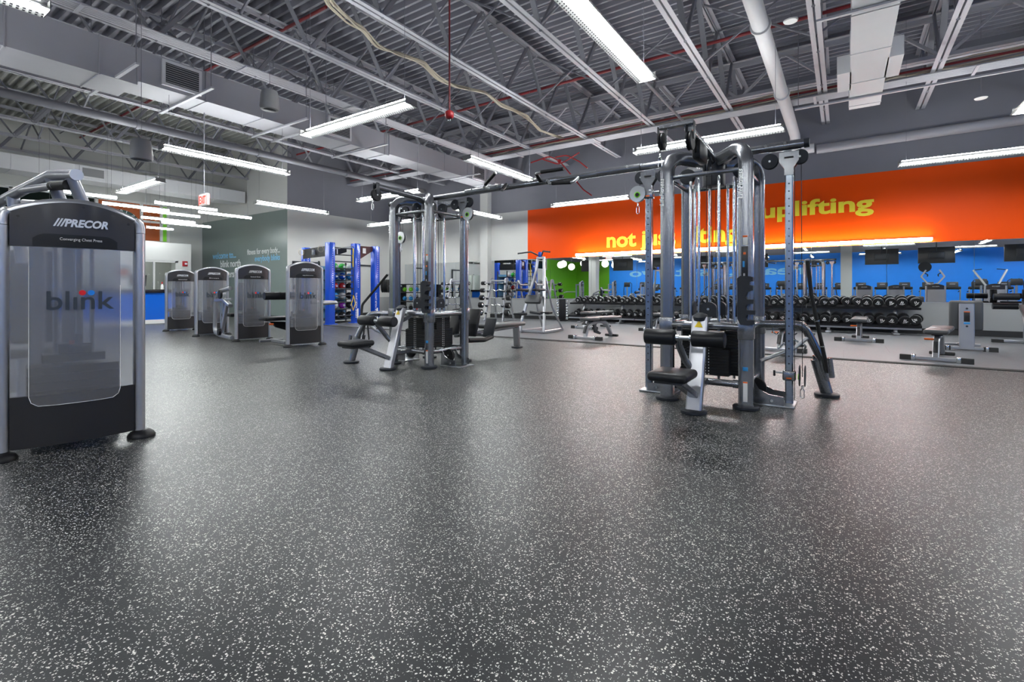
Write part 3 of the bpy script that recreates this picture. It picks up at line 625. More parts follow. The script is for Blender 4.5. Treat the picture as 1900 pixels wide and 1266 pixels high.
RZ = math.radians(80.5)
# foreground chest press
t = thing('chest_press_machine', 'large grey and black chest press machine at the left photo edge', 'weight machine', (-4.0, 1.005, 0), RZ)
tower(t, 'Converging Chest Press')
wi = Matrix.Rotation(-RZ, 3, 'Z')
def L_(x, y, z): return wi @ Vector((x + 4.0, y - 1.005, z))
arm = MB(); arm.tube([L_(-4.15, 1.04, 1.755), L_(-4.45, .99, 1.784), L_(-5.2, .868, 1.66), L_(-5.6, .82, 1.6), L_(-5.9, .9, 1.3)], .036, bend=.05, seg=18)
arm.build('press_arm', 'silverd', t); MB().cyl(L_(-4.15, 1.04, 1.755), L_(-4.135, 1.04, 1.754), .037).build('end_cap', 'logo', t)
for a, b_ in ((L_(-4.2, 1.03, 1.74), L_(-4.22, 1.17, 1.38)), (L_(-4.47, .99, 1.77), L_(-4.5, 1.12, 1.38)), (L_(-5.0, .9, 1.68), L_(-5.0, .95, 1.2))): MB().tube([a, b_], .036, seg=16).build('support_tube', 'silverd', t)
MB().tube([L_(-5.05, .89, 1.66), L_(-4.9, .913, 1.715), L_(-4.3, .97, 1.69)], .026, seg=14, bend=.1).build('handle_tube', 'silverd', t)
MB().tube([L_(-4.34, .966, 1.692), L_(-4.19, 1.01, 1.69)], .032, seg=14).build('grip', 'plastic', t)
MB().tube([L_(-5.1, .98, 1.66), L_(-4.75, 1.02, 1.62)], .026, seg=14).build('handle_tube', 'silverd', t)
MB().tube([L_(-4.78, 1.02, 1.62), L_(-4.58, 1.03, 1.60)], .03, seg=14).build('grip', 'plastic', t)
bf = MB(); bf.bar([L_(-4.3, 1.1, .06), L_(-6.1, 1.1, .06)], .1, .06); bf.bar([L_(-5.4, 1.1, .06), L_(-5.3, 1.1, 1.1), L_(-5.25, 1.08, 1.45)], .09, .06, up=(0, 1, 0)); bf.build('floor_frame', 'silver', t)
MB().box(L_(-5.75, 1.1, .48), (.36, .42, .08), r=.03).build('seat', 'vinyl', t); MB().box(L_(-5.42, 1.1, .95), (.3, .09, .75), r=.035).build('backrest', 'vinyl', t)
MB().bar([L_(-5.75, 1.1, .06), L_(-5.75, 1.1, .44)], .08, .08, up=(0, 1, 0)).build('seat_post', 'silver', t)
# machines of the row
sc = .965
def small(x, y, lab, sub):
    t = frame_thing(x, y, RZ, lab); t.scale = (.93, .93, sc); tower(t, sub); return t
t5 = small(-7.97, 5.17, 'leg machine tower with black roller pads, rightmost of the row beside the blue rig', 'Leg Extension')
b = MB(); b.bar([(-.25, .3, .06), (-.25, 1.05, .06)], .08, .06); b.bar([(-.5, 1.0, .06), (-.05, 1.0, .06)], .07, .05); b.bar([(-.02, .5, .06), (-.02, .5, .55), (-.02, .35, .95)], .075, .05, up=(1, 0, 0), bend=.1); b.build('floor_frame', 'silver', t5)
MB().box((-.3, .72, .5), (.52, .4, .075), r=.03).build('seat', 'vinyl', t5); MB().prism([(-.03, .66, .42), (-.42, .66, .45), (-.3, .66, .33), (-.03, .66, .24)], (0, .07, 0)).build('seat_bracket', 'plastic', t5)
MB().box((-.0, .6, .46), (.06, .1, .34), r=.01).build('slide', 'dark', t5); MB().cyl((-.46, .6, .4), (-.38, .6, .4), .018).build('knob', 'orange', t5)
MB().tube([(.05, .4, 1.0), (.08, .62, .95), (.02, .62, .93)], .022).build('roller_arm', 'silver', t5)
for y_ in (-.40, -.1): MB().tube([(y_ - .145, .62, .93), (y_ + .14, .62, .93)], .074, seg=22).build('roller_pad', 'vinyl', t5)
MB().box((-.02, .45, 1.1), (.09, .08, .09), r=.02).build('adjuster', 'plastic', t5)
MB().tube([(.3, .1, .78), (.62, .0, .80), (.66, .15, .8), (.62, .5, .8), (.3, .45, .8)], .035, bend=.09, seg=12).build('arm_loop', 'silver', t5)
t4 = small(-9.68, 5.14, 'weight machine tower with an arched silver frame at its left side, third of the row', 'Seated Row')
b = MB(); b.tube([(-.36, .3, 1.08), (-.36, 1.0, 1.02), (-.36, 1.32, .86), (-.36, 1.42, .12), (-.36, .95, .07), (-.36, .2, .07)], .043, bend=.16, seg=12); b.bar([(-.36, 1.3, .82), (-.36, .75, .84), (-.36, .3, .72)], .09, .07, bend=.1); b.tube([(-.36, 1.3, .8), (-.36, .2, .86)], .026)
b.bar([(-.36, .55, .75), (-.36, .85, .2)], .09, .06, up=(1, 0, 0)); b.build('side_frame', 'silver', t4)
MB().cyl((-.4, .8, .95), (-.44, .8, .95), .095, seg=24).build('cam_wheel', 'plastic', t4); MB().cyl((-.4, .85, .16), (-.45, .85, .16), .075, seg=24).build('cam_wheel', 'plastic', t4)
r_ = MB()
for y_ in (1.0, 1.16): r_.cyl((-.3, y_, .1), (-.3, y_, .8), .018)
r_.build('guide_rods', 'chrome', t4)
MB().box((.0, 1.1, .5), (.38, .4, .075), r=.03).build('seat', 'vinyl', t4); MB().box((.02, .75, .9), (.34, .09, .6), r=.03).build('backrest', 'vinyl', t4)
MB().tube([(.3, .2, 1.0), (.42, .6, 1.05), (.4, .7, 1.2)], .03, bend=.08).build('press_arm', 'silver', t4)
t3 = small(-11.5, 5.2, 'weight machine tower second from the lobby, behind the arched silver frame', 'Biceps')
MB().box((.1, 1.0, .5), (.38, .4, .075), r=.03).build('seat', 'vinyl', t3); MB().bar([(.1, .3, .06), (.1, 1.3, .06)], .09, .06).build('floor_frame', 'silver', t3); MB().bar([(.1, 1., .06), (.1, 1., .46)], .07, .07, up=(0, 1, 0)).build('seat_post', 'silver', t3)
MB().tube([(.4, .3, .95), (.45, .8, .95), (.3, 1.0, .9)], .025, bend=.08).build('press_arm', 'silver', t3)
t2 = small(-13.6, 5.42, 'weight machine tower nearest the reception desk, farthest of the row', 'Abdominal')
MB().box((.1, 1.0, .5), (.38, .4, .075), r=.03).build('seat', 'vinyl', t2); MB().bar([(.1, .3, .06), (.1, 1.3, .06)], .09, .06).build('floor_frame', 'silver', t2); MB().bar([(.1, 1., .06), (.1, 1., .46)], .07, .07, up=(0, 1, 0)).build('seat_post', 'silver', t2)
# ================================================================ cable towers
def pulley(parent, c, r, axis, name='pulley', carab=None, m_='slate'):
    c = Vector(c); ax = Vector(axis)
    p = MB().lathe(c - ax * .022, ax, [(0, r * .5), (.002, r * .93), (.008, r), (.018, r * .96), (.022, r * .86), (.026, r * .96), (.036, r), (.042, r * .93), (.044, r * .5)], seg=28).build(name, m_, parent)
    MB().cyl(c - ax * .027, c + ax * .027, .009, seg=10).build('bolt', 'steel', p)
    return p
def carabiner(parent, c, L_=.085):
    c = Vector(c); k = MB()
    k.tube(fillet([c + Vector((-.004, 0, 0)), c + Vector((-.014, 0, -.2 * L_)), c + Vector((-.014, 0, -.85 * L_)), c + Vector((0, 0, -L_)), c + Vector((.014, 0, -.85 * L_)), c + Vector((.014, 0, -.2 * L_)), c + Vector((.004, 0, 0))], .012, 3), .0042, seg=8)
    k.cyl(c + Vector((0, 0, .03)), c, .008); return k.build('carabiner', 'chrome', parent)
def cable_tower(t, ss, lows):
    """ss = (sx, sy) side of the bar station"""
    hx, hy = .33, .35
    for i, (sx, sy) in enumerate(((-1, -1), (1, -1), (1, 1), (-1, 1))):
        up = MB(); pth = fillet([(sx * hx, sy * hy, .02), (sx * hx, sy * hy, 2.235), (sx * .07, sy * .08, 2.2)], .16, 8)
        pr = [(.056 * math.cos(2 * PI * q / 20) , .042 * math.sin(2 * PI * q / 20)) for q in range(20)]
        pr = [(max(-.058, min(.058, a * 1.25)), max(-.04, min(.04, b_ * 1.12))) for a, b_ in pr]
        up.ring(pth, pr, up=(0, 1, 0)); u = up.build('upright', 'grey', t)
        MB().lathe((sx * hx, sy * hy, 0), (0, 0, 1), [(0, .098), (.006, .104), (.024, .104), (.03, .096), (.031, .02)], seg=28).build('foot', 'slate', t)
        yb = sy * hy - .0405
        if sy < 0:
            text('LifeFitness', 'brand_lettering', 'logo', .25, .04, u, (sx * hx - .02, yb - .001, 1.9), depth=.002, bold=.01, shear=.2, ry=-PI / 2)
            if sx > 0:
                MB().box((sx * hx - .005, yb - .001, 1.22), (.052, .003, .30), r=.001).build('placard', 'card', u); MB().box((sx * hx - .012, yb - .004, 1.22), (.016, .003, .05), r=.001).build('placard_figure', 'cyan', u)
                MB().box((sx * hx - .008, yb - .004, 1.12), (.014, .003, .045), r=.001).build('placard_figure', 'ductm', u); MB().box((sx * hx - .005, yb - .004, 1.31), (.02, .003, .02), r=.001).build('placard_figure', 'orange', u)
                MB().box((sx * hx, yb - .001, 1.42), (.036, .003, .075), r=.001).build('warning_label', 'label', u); MB().box((sx * hx, yb - .003, 1.452), (.036, .003, .014)).build('warning_strip', 'orange', u)
                MB().box((sx * hx, yb - .001, .15), (.034, .003, .17), r=.001).build('warning_label', 'label', u); MB().box((sx * hx, yb - .003, .228), (.034, .003, .012)).build('warning_strip', 'orange', u)
                MB().box((sx * hx, yb - .001, .34), (.04, .003, .032), r=.001).build('blue_label', 'cyan', u)
                h = MB(); X = sx * hx + .05; Y0 = yb - .006; o_ = [(-.075, 1.10), (-.07, .76), (-.05, .715), (.0, .71), (.055, .72), (.055, .755), (.0, .75), (-.01, .775), (.0, .80), (.06, .80), (.06, .835), (0, .835), (-.01, .86), (0, .885), (.05, .89), (.052, .925), (0, .925), (-.012, .95), (0, .985), (.045, 1.0), (.045, 1.04), (.02, 1.045), (.02, 1.07), (.045, 1.075), (.045, 1.11), (0, 1.12), (-.05, 1.12)]
                n_ = len(o_); P_ = [Vector((X + a - .03, Y0, z)) for a, z in o_]
                h.add(P_ + [p - Vector((0, .05, 0)) for p in P_], [tuple(range(n_)), tuple(range(n_, 2 * n_))[::-1]] + [(i_, n_ + i_, n_ + (i_ + 1) % n_, (i_ + 1) % n_) for i_ in range(n_)])
                h.build('handle_rack', 'slate', u, smooth=False)
    rg = MB(); 
    for z, r in ((2.03, .02), (.685, .034), (.2, .03)):
        rg = MB()
        for a, b_ in (((-hx, -hy), (hx, -hy)), ((hx, -hy), (hx, hy)), ((hx, hy), (-hx, hy)), ((-hx, hy), (-hx, -hy))):
            if z == .685 and a[1] == b_[1] == -hy: rg.tube([(a[0], a[1], z), (a[0] * .5, a[1] - .05, z + .01), (b_[0] * .5, b_[1] - .05, z + .01), (b_[0], b_[1], z)], r, bend=.1)
            else: rg.tube([(*a, z), (*b_, z)], r)
        rg.build('ring_rail', 'grey', t)
    for sx, sy in ((1, -1), (-1, -1), (1, 1), (-1, 1)):
        MB().cyl((sx * (hx - .1), sy * hy, .2), (sx * (hx - .06), sy * hy, .2), .036).build('rail_collar', 'grey', t); cc = MB(); cc.box((sx * hx, sy * hy, .67), (.125, .1, .17), r=.008); cc.build('rail_joint', 'grey', t)
    MB().lathe((0, 0, 1.97), (0, 0, 1), [(0, .07), (.01, .10), (.2, .10), (.24, .085), (.25, .03)]).build('hub', 'dark', t)
    for i, (dx, dy) in enumerate(((0, -1), (1, 0), (0, 1), (-1, 0))):
        cx, cy = dx * .19, dy * .21; ax = abs(dx)
        wdt = (lambda a, b_: (b_, a) if ax else (a, b_))
        st_ = MB()
        for k in range(15):
            a_, b_ = (.36, .13) if k < 9 else (.26, .13); d_ = wdt(a_, b_)
            st_.box((cx, cy, .255 + k * .0262), (d_[0], d_[1], .024), 'plate')
            n = Vector((dx, dy, 0)); q = n * (.0665 if True else 0); tx = Vector((-dy, dx, 0)) * .012
            st_.box(Vector((cx, cy, .255 + k * .0262)) + q - tx * 1.2, (.012 if not ax else .002, .002 if not ax else .012, .009), 'label')
            st_.box(Vector((cx, cy, .255 + k * .0262)) + q + tx * 1.2, (.008 if not ax else .002, .002 if not ax else .008, .009), 'label')
        st_.build('weight_stack', None, t, smooth=False)
        for s_ in (-1, 1):
            p = Vector((cx, cy, 0)) + Vector((-dy, dx, 0)) * .085 * s_
            MB().cyl(p + Vector((0, 0, .2)), p + Vector((0, 0, 2.03)), .0125, seg=16).build('guide_rod', 'chrome', t)
        bm_ = MB()
        for s_ in (-1, 1):
            p = Vector((cx, cy, .655)) + Vector((-dy, dx, 0)) * .085 * s_; bm_.cyl(p, p + Vector((0, 0, .018)), .02, seg=12)
        bm_.build('stack_bumpers', 'red', t)
        w2 = wdt(.15, .04)
        hs = MB(); zc = .82; n_ = 9; P_ = []
        for q in range(n_ + 1): a = PI * q / n_; P_.append(((.07 * math.cos(a)), zc + .02 + .055 * math.sin(a)))
        P_ = [(.07, zc - .06)] + P_ + [(-.07, zc - .06)]
        tx = Vector((-dy, dx, 0)); nn = Vector((dx, dy, 0))
        pts3 = [Vector((cx, cy, z)) + tx * a - nn * .02 for a, z in P_]
        hs.prism(pts3, nn * .045); ph = hs.build('pulley_cover', 'slate', t)
        MB().cyl(Vector((cx, cy, zc + .01)) + nn * .024, Vector((cx, cy, zc + .01)) + nn * .03, .011, seg=10).build('bolt', 'steel', ph)
        MB().cyl((cx, cy, zc - .05), (cx, cy, .67), .012, seg=10).build('stack_stem', 'steel', t)
        cb = MB()
        for s_ in (-.02, .025): cb.cyl(Vector((cx, cy, zc + .06)) + tx * s_, Vector((cx, cy, 2.1)) + tx * s_, .0028, seg=6)
        cb.build('cables', 'plastic', t)
        pulley(t, Vector((dx * .24, dy * .25, 2.1)), .075, (dy, dx, 0) if True else 0)
    # crossbar stub, end brackets and cable columns
    for s_, zt, rack in ((1, lows[1], 1), (-1, lows[0], -1)):
        x = s_ * .62
        col = MB().bar([(x, 0, .02), (x, 0, 2.06)], .062, .052, up=(0, 1, 0)).build('cable_column', 'column', t)
        hl = MB()
        for k in range(26): hl.cyl((x, -.0262, .3 + k * .065), (x, -.0275, .3 + k * .065), .006, seg=10)
        hl.build('hole_pattern', 'plastic', col)
        cb = MB().prism([(x - .075, -.035, 2.2), (x - .075, -.035, 2.12), (x - .035, -.035, 2.06), (x - .035, -.035, 2.0), (x + .035, -.035, 2.0), (x + .035, -.035, 2.06), (x + .075, -.035, 2.12), (x + .075, -.035, 2.2)], (0, .008, 0))
        cb.prism([(x - .075, .03, 2.2), (x - .075, .03, 2.12), (x - .035, .03, 2.06), (x - .035, .03, 2.0), (x + .035, .03, 2.0), (x + .035, .03, 2.06), (x + .075, .03, 2.12), (x + .075, .03, 2.2)], (0, .008, 0))
        kb = cb.build('column_bracket', 'grey', t, smooth=False); MB().box((x, -.036, 2.15), (.07, .006, .016), r=.002).build('bracket_slot', 'plastic', kb)
        pulley(t, (x + .08 * s_, .0, 2.15), .065, (0, 1, 0)); pulley(t, (x - .15 * s_, .0, 2.14), .068, (0, 1, 0))
        gs = MB(); o_ = [(s_ * .34, .24), (s_ * .4, .14), (s_ * .48, .10), (s_ * .59, .09), (s_ * .59, .012), (s_ * .34, .012)]
        gs.prism([(a, -.14, z) for a, z in o_], (0, .01, 0)); gg = gs.build('base_gusset', 'grey', t, smooth=False); MB().prism([(a, .13, z) for a, z in o_], (0, .01, 0)).build('base_gusset', 'grey', t, smooth=False)
        MB().cyl((s_ * .5, -.142, .05), (s_ * .5, -.15, .05), .012, seg=10).build('bolt', 'steel', gg)
        MB().box((s_ * .5, 0, .008), (.34, .3, .014), r=.003).build('base_plate', 'steel', t)
        pulley(t, (s_ * .36, 0, .13), .085, (0, 1, 0), m_='plastic')
        # adjustable pulley carriage
        tr = MB().box((x, 0, zt), (.1, .085, .085), r=.012).build('carriage', 'grey', t)
        MB().cyl((x - .03 * s_, 0, zt + .02), (x - .11 * s_, 0, zt + .02), .009, seg=10).build('pull_pin', 'steel', tr); MB().box((x - .115 * s_, 0, zt + .01), (.018, .02, .05), r=.004).build('pin_handle', 'slate', tr)
        MB().box((x, -.044, zt - .02), (.04, .003, .012)).build('warning_strip', 'orange', tr)
        ps = 1 if zt < 1 else -1; pc = Vector((x + ps * s_ * .085, -.09, zt)) if s_ * ps > 0 or zt < 1 else Vector((x + ps * s_ * .09, -.06, zt))
        hd_ = MB()
        if zt < 1:
            for q in (-.02, .02): hd_.lathe((x + .1 + q - .004, -.03, zt + .01), (1, 0, 0), [(0, .06), (.001, .09), (.007, .09), (.008, .06)], seg=28)
            hh = hd_.build('pulley_housing', 'slate', tr); MB().cyl((x + .068, -.03, zt), (x + .074, -.03, zt), .026, seg=20).build('lime_label', 'lime', hh); carabiner(tr, (x + .1, -.03, zt - .1))
            cz = (x + .1, -.03)
        else:
            X_ = x + (.1 if lows[2] > 0 else -.1); 
            for q in (-.018, .014): hd_.lathe((X_, -.04 + q, zt + .01), (0, 1, 0), [(0, .06), (.001, .082), (.005, .082), (.006, .06)], seg=28)
            hh = hd_.build('pulley_housing', 'steel', tr); MB().cyl((X_, -.06, zt), (X_, -.064, zt), .03, seg=20).build('lime_label', 'lime', hh); MB().cyl((X_, -.064, zt), (X_, -.066, zt), .02, seg=20).build('dark_label', 'plastic', hh); carabiner(tr, (X_, -.04, zt - .11))
            cz = (X_, .0)
        MB().cyl((cz[0], cz[1], zt), (cz[0] * .9 + x * .1, 0, 2.15), .0028, seg=6).build('cable', 'plastic', tr)
        MB().cyl((x + .04, 0, .05), (x + .04, 0, 2.1), .0028, seg=6).build('cable', 'plastic', t)
    # pulldown arm toward -y with its pulleys
    am = MB(); am.tube([(0, -.02, 2.17), (0, -.2, 2.25), (0, -.92, 2.275)], .033, bend=.12, ry=.04, seg=14); am.build('pulldown_arm', 'grey', t)
    if ss[0] > 0: MB().bar([(.05, -.93, 2.31), (-.22, -.93, 2.31)], .05, .03).build('arm_head', 'grey', t)
    for x, zc, r in (((-.2, 2.2, .07), (.02, 2.17, .075)) if ss[0] > 0 else ((.0, 2.17, .075),)):
        fk = MB()
        for q in (-.03, .03): fk.box((x + q, -.93, 2.25), (.005, .05, .14), r=.002)
        fk.build('pulley_fork', 'dark', t); pulley(t, (x, -.93, zc), r, (1, 0, 0), m_='plastic')
    if ss[0] > 0: pulley(t, (.02, -.68, 2.16), .085, (1, 0, 0), m_='plastic'); MB().box((.02, -.62, 2.15), (.07, .26, .16), r=.02).build('pulley_housing', 'plastic', t)
    xq = -.2 if ss[0] > 0 else 0
    MB().cyl((xq, -.985, 2.2), (xq, -.985, 2.05), .0028, seg=6).build('cable', 'plastic', t); carabiner(t, (xq, -.985, 2.06))
    # seat station
    ps = MB(); ps.bar([(0, -.74, .02), (0, -.6, .5), (.0, -.52, .77)], .07, .125, up=(1, 0, 0)); so = ps.build('knee_post', 'silver', t)
    MB().lathe((0, -.52, .755), (0, -.26, .97), [(0, .063), (.03, .06), (.05, .03)], seg=20).build('post_cap', 'slate', so)
    MB().lathe((0, -.745, 0), (0, 0, 1), [(0, .098), (.006, .104), (.024, .104), (.03, .096), (.031, .02)], seg=28).build('foot', 'slate', t)
    MB().prism([(-.033, -.586, .69), (.033, -.586, .69), (0, -.570, .745)], (0, .01, 0)).build('warning_triangle', 'yellow', so)
    MB().tube([(-.02, -.62, .3), (-.08, -.7, .42), (-.1, -.82, .56), (-.09, -.86, .62)], .024, bend=.06, ry=.03).build('roller_arm', 'grey', t)
    MB().cyl((-.34, -.88, .62), (.25, -.88, .62), .018, seg=14).build('roller_axle', 'steel', t)
    for a, b_ in ((-.355, -.11), (.02, .265)):
        rp = MB().lathe((a, -.88, .62), (1, 0, 0), [(0, .05), (.004, .06), (.012, .064), (b_ - a - .012, .064), (b_ - a - .004, .06), (b_ - a, .05)], seg=28).build('roller_pad', 'vinyl', t)
        MB().cyl((b_ + .002, -.88, .62), (b_ - .002, -.88, .62), .045).build('pad_cap', 'slate', rp); MB().cyl((-.08 if a < 0 else .0, -.88, .62), (-.105 if a < 0 else .02, -.88, .62), .027).build('collar', 'chrome', rp)
    MB().cyl((-.1, -.8, .67), (-.1, -.8, .71), .022).build('knob', 'slate', t)
    MB().box((-.04, -1.2, .372), (.29, .34, .07), r=.032, seg=4).build('seat', 'vinyl', t)
    MB().box((-.04, -1.2, .33), (.2, .24, .02)).build('seat_plate', 'dark', t)
    MB().bar([(0, -.7, .13), (-.04, -1.15, .33)], .075, .05).build('seat_strut', 'grey', t)
    MB().bar([(0, -.66, .2), (0, -.36, .2)], .07, .05).build('link_rail', 'grey', t)
    MB().bar([(0, -.56, .6), (0, -.38, .66)], .08, .05).build('link_rail', 'grey', t)
    # bar station
    sx, sy = ss
    b = MB(); b.tube([(sx * hx, sy * .3, .68), (sx * .7, sy * .46, .68), (sx * .84, sy * .56, .35), (sx * .88, sy * .62, .03)], .038, bend=.14, seg=14)
    b.build('station_frame', 'grey', t)
    MB().tube([(sx * .8, sy * .57, .35), (sx * .88, sy * .61, .03)], .052, seg=14, ry=.04).build('station_leg', 'grey', t)
    MB().lathe((sx * .88, sy * .62, 0), (0, 0, 1), [(0, .098), (.006, .104), (.024, .104), (.03, .096), (.031, .02)], seg=28).build('foot', 'slate', t)
    for q in (-.06, .07): MB().tube([(sx * (.86 + q * .9), sy * .56 - q, .2), (sx * (.84 + q * .9), sy * .54 - q, .38)], .024, seg=14).build('bar_holder', 'grey', t)
    for q in (.45, .6): MB().tube([(sx * q, sy * .42, .66), (sx * q, sy * .42, .6), (sx * (q + .03), sy * .42, .58), (sx * (q + .05), sy * .42, .6)], .006, bend=.015, seg=8).build('hook', 'chrome', t)
    MB().tube([(sx * .36, sy * .3, .33), (sx * .62, sy * .42, .45), (sx * .78, sy * .5, .6)], .018, bend=.06).build('brace', 'steel', t)
T1 = thing('cable_tower', 'multi-station cable tower nearest the camera, in front of the orange wall', 'cable machine', (-1.01, 4.87, 0))
cable_tower(T1, (1, 1), (1.97, .26, -1))
T2 = thing('cable_tower', 'multi-station cable tower standing beside the blue training rig', 'cable machine', (-4.74, 4.95, 0))
cable_tower(T2, (-1, -1), (1.75, 1.98, 1))
# low row bench on the far side of the left tower
bo = MB().box((0, 1.75, .42), (.3, 1.0, .07), r=.03, seg=3).build('row_bench', 'vinylg', T2); MB().bar([(0, .55, .33), (0, 2.2, .37)], .07, .05).build('bench_rail', 'grey', T2)
MB().bar([(.02, 2.16, .03), (.02, 2.13, .36)], .11, .07, up=(0, 1, 0)).build('bench_leg', 'grey', T2); MB().lathe((.02, 2.16, 0), (0, 0, 1), [(0, .1), (.02, .1), (.025, .04)]).build('foot', 'slate', T2)
for s_ in (-1, 1):
    MB().box((s_ * .2, 1.12, .42), (.2, .03, .3), r=.012, rot=(-.35, 0, 0)).build('foot_plate', 'slate', T2); MB().box((s_ * .17, .75, .52), (.2, .06, .42), r=.02, rot=(-.3, 0, 0)).build('pad', 'vinyl', T2)
MB().tube([(-.24, 1.1, .3), (.24, 1.1, .3)], .022).build('foot_rail', 'grey', T2)
MB().tube([(.28, .5, .28), (.3, .85, .26), (.26, 1.1, .29)], .035, bend=.1).build('roller_arm', 'plastic', T2)
# crossbar between the towers with pull-up grips
cb = thing('crossover_bar', 'long dark overhead bar joining both cable towers, with pull-up grips', 'crossbar', (0, 4.88, 2.265))
mb = MB(); mb.tube([(-5.5, .06, -.0), (-.28, 0, 0)], .036, seg=18); mb.build('bar', 'grey', cb)
for a, b_ in ((-4.02, -3.45), (-2.2, -1.72), (-.55, -.3)): MB().tube([(a, .0, 0), (b_, .0, 0)], .041, seg=18).build('bar_sleeve', 'grey', cb)
MB().cyl((-.28, 0, 0), (-.24, 0, 0), .04).build('end_cap', 'slate', cb); MB().cyl((-5.52, .06, 0), (-5.5, .06, 0), .04).build('end_cap', 'slate', cb)
bl_ = MB()
for x in (-.57, -.42, -1.7, -1.85, -3.5, -3.9): bl_.cyl((x, -.04, .012), (x, -.05, .014), .012, seg=10)
bl_.build('bolts', 'steel', cb)
for x0 in (-3.62, -2.92):
    g_ = MB(); 
    if x0 > -3:
        g_.tube([(x0, 0, 0), (x0 + .04, -.16, .06), (x0 + .4, -.2, .05)], .016, bend=.04); g_.tube([(x0 + .1, 0, 0), (x0 + .16, -.05, -.05), (x0 + .5, -.12, -.09), (x0 + .5, -.02, -.02)], .016, bend=.04)
        h_ = g_.build('pullup_handle', 'steel', cb)
        MB().tube([(x0 + .12, -.17, .06), (x0 + .42, -.2, .05)], .021).build('grip', 'plastic', h_); MB().tube([(x0 + .2, -.06, -.055), (x0 + .46, -.11, -.085)], .021).build('grip', 'plastic', h_)
        MB().tube([(x0 + .02, -.02, .0), (x0 + .04, -.15, .058)], .021).build('grip', 'plastic', h_)
    else:
        g_.tube([(x0, 0, 0), (x0 - .04, -.12, .0), (x0 + .28, -.3, .1)], .016, bend=.05); g_.tube([(x0 + .25, 0, 0), (x0 + .3, -.1, .0), (x0 + .34, -.26, -.1)], .016, bend=.04)
        h_ = g_.build('pullup_handle', 'steel', cb); MB().tube([(x0 + .03, -.165, .02), (x0 + .28, -.3, .1)], .021).build('grip', 'plastic', h_); MB().tube([(x0 + .3, -.11, -.005), (x0 + .335, -.25, -.095)], .021).build('grip', 'plastic', h_)
# long bars resting in the holders
def lat_bar(a, mid, b_, lab):
    t = thing('lat_bar', lab, 'bar', a); m2 = Vector(mid) - Vector(a); e = Vector(b_) - Vector(a)
    MB().tube([(0, 0, 0), m2, e], .017, bend=.08).build('bar_grip', 'rubber', t); MB().cyl(e, e * 1.012, .018).build('end_cap', 'steel', t)
    for u in (.35, .68):
        p = m2 * u; MB().cyl(p - m2.normalized() * .006, p + m2.normalized() * .006, .021).build('ring', 'chrome', t)
lat_bar((-.12, 5.38, .24), (-.24, 5.2, .95), (-.27, 5.16, 1.27), 'long black rubber pulldown bar leaning in the holder of the right cable tower')
lat_bar((-5.52, 4.38, .26), (-5.6, 4.5, .8), (-5.25, 4.65, 1.22), 'bent black rubber pulldown bar leaning in the holder of the left cable tower')
# cable attachments hanging from the stations
t = thing('row_handle', 'chrome V-shaped row handle hanging beside the right cable tower', 'handle', (-.42, 5.33, .6)); MB().tube([(0, 0, 0), (.0, -.02, -.06), (-.1, -.03, -.16)], .009, bend=.02).build('handle_bar', 'chrome', t); MB().tube([(0, 0, -.02), (.02, -.01, -.06), (.13, -.0, -.12), (.1, .05, -.2)], .009, bend=.02).build('handle_bar', 'chrome', t)
t = thing('rope_attachment', 'black rope with knobbed ends hanging at the left cable tower', 'rope', (-5.42, 4.42, .6))
for s_ in (-1, 1): MB().tube([(0, 0, 0), (s_ * .03, 0, -.06), (s_ * .07, 0, -.34)], .011, bend=.03).build('rope', 'rubber', t); MB().ball((s_ * .07, 0, -.36), .024, seg=12).build('rope_knob', 'plastic', t)
# ================================================================ benches
def bench(x, y, rz, lab, tilt=0., orange=True):
    t = thing('weight_bench', lab, 'bench', (x, y, .012), rz, 'adjustable benches on the free weight tiles')
    MB().bar([(-.24, 0, .035), (.24, 0, .035)], .07, .05, up=(0, 0, 1)).build('cross_foot', 'silver', t)
    for s_ in (-1, 1):
        e = MB(); e.prism([(s_ * .22, -.045, 0), (s_ * .22, .045, 0), (s_ * .22, .04, .07), (s_ * .22, -.04, .07)], (s_ * .14, 0, 0)); e.prism([(s_ * .36, -.045, 0), (s_ * .36, .045, 0), (s_ * .36, .04, .07), (s_ * .36, -.04, .07)], (s_ * .03, 0, -.0)); e.build('foot_cap', 'rubber', t)
        MB().box((s_ * .24, -.005, .04), (.05, .085, .085), r=.01).build('foot_bracket', 'chrome', t)
    fr = MB(); fr.bar([(0, 0, .05), (0, .12, .3), (0, .5, .34), (0, .78, .3), (0, .98, .03)], .075, .06, bend=.14); fr.bar([(0, .3, .33), (0, .4, .42)], .06, .05); fr.build('frame', 'silver', t)
    MB().box((0, 1.0, .025), (.3, .07, .045), r=.01).build('rear_foot', 'rubber', t)
    MB().prism([(-.02, .28, .3), (-.02, .34, .12), (-.02, .52, .07), (-.02, .56, .1), (-.02, .42, .16), (-.02, .36, .32)], (.04, 0, 0)).build('angle_bracket', 'dark', t)
    MB().box((0, .17, .405), (.27, .36, .065), r=.026, seg=3).build('seat', 'vinylg', t); MB().box((0, .80, .405 + math.sin(tilt) * .4), (.27, .82, .065), r=.026, seg=3, rot=(tilt, 0, 0)).build('backrest', 'vinylg', t)
    MB().box((0, .45, .36), (.12, .5, .03)).build('pad_plate', 'dark', t); MB().box((0, -.005, .2), (.05, .02, .16), r=.003, rot=(-.45, 0, 0)).build('placard', 'card', t)
    MB().cyl((-.03, .1, .3), (-.13, .08, .3), .014, seg=12).build('knob', 'orange' if orange else 'slate', t)
    return t
bench(1.06, 8.92, math.radians(-11), 'grey padded bench with orange knob at the front edge of the grey tiles, right side')
bench(.24, 11.5, math.radians(-3), 'small grey padded bench with orange knob, pad end facing the big dumbbells')
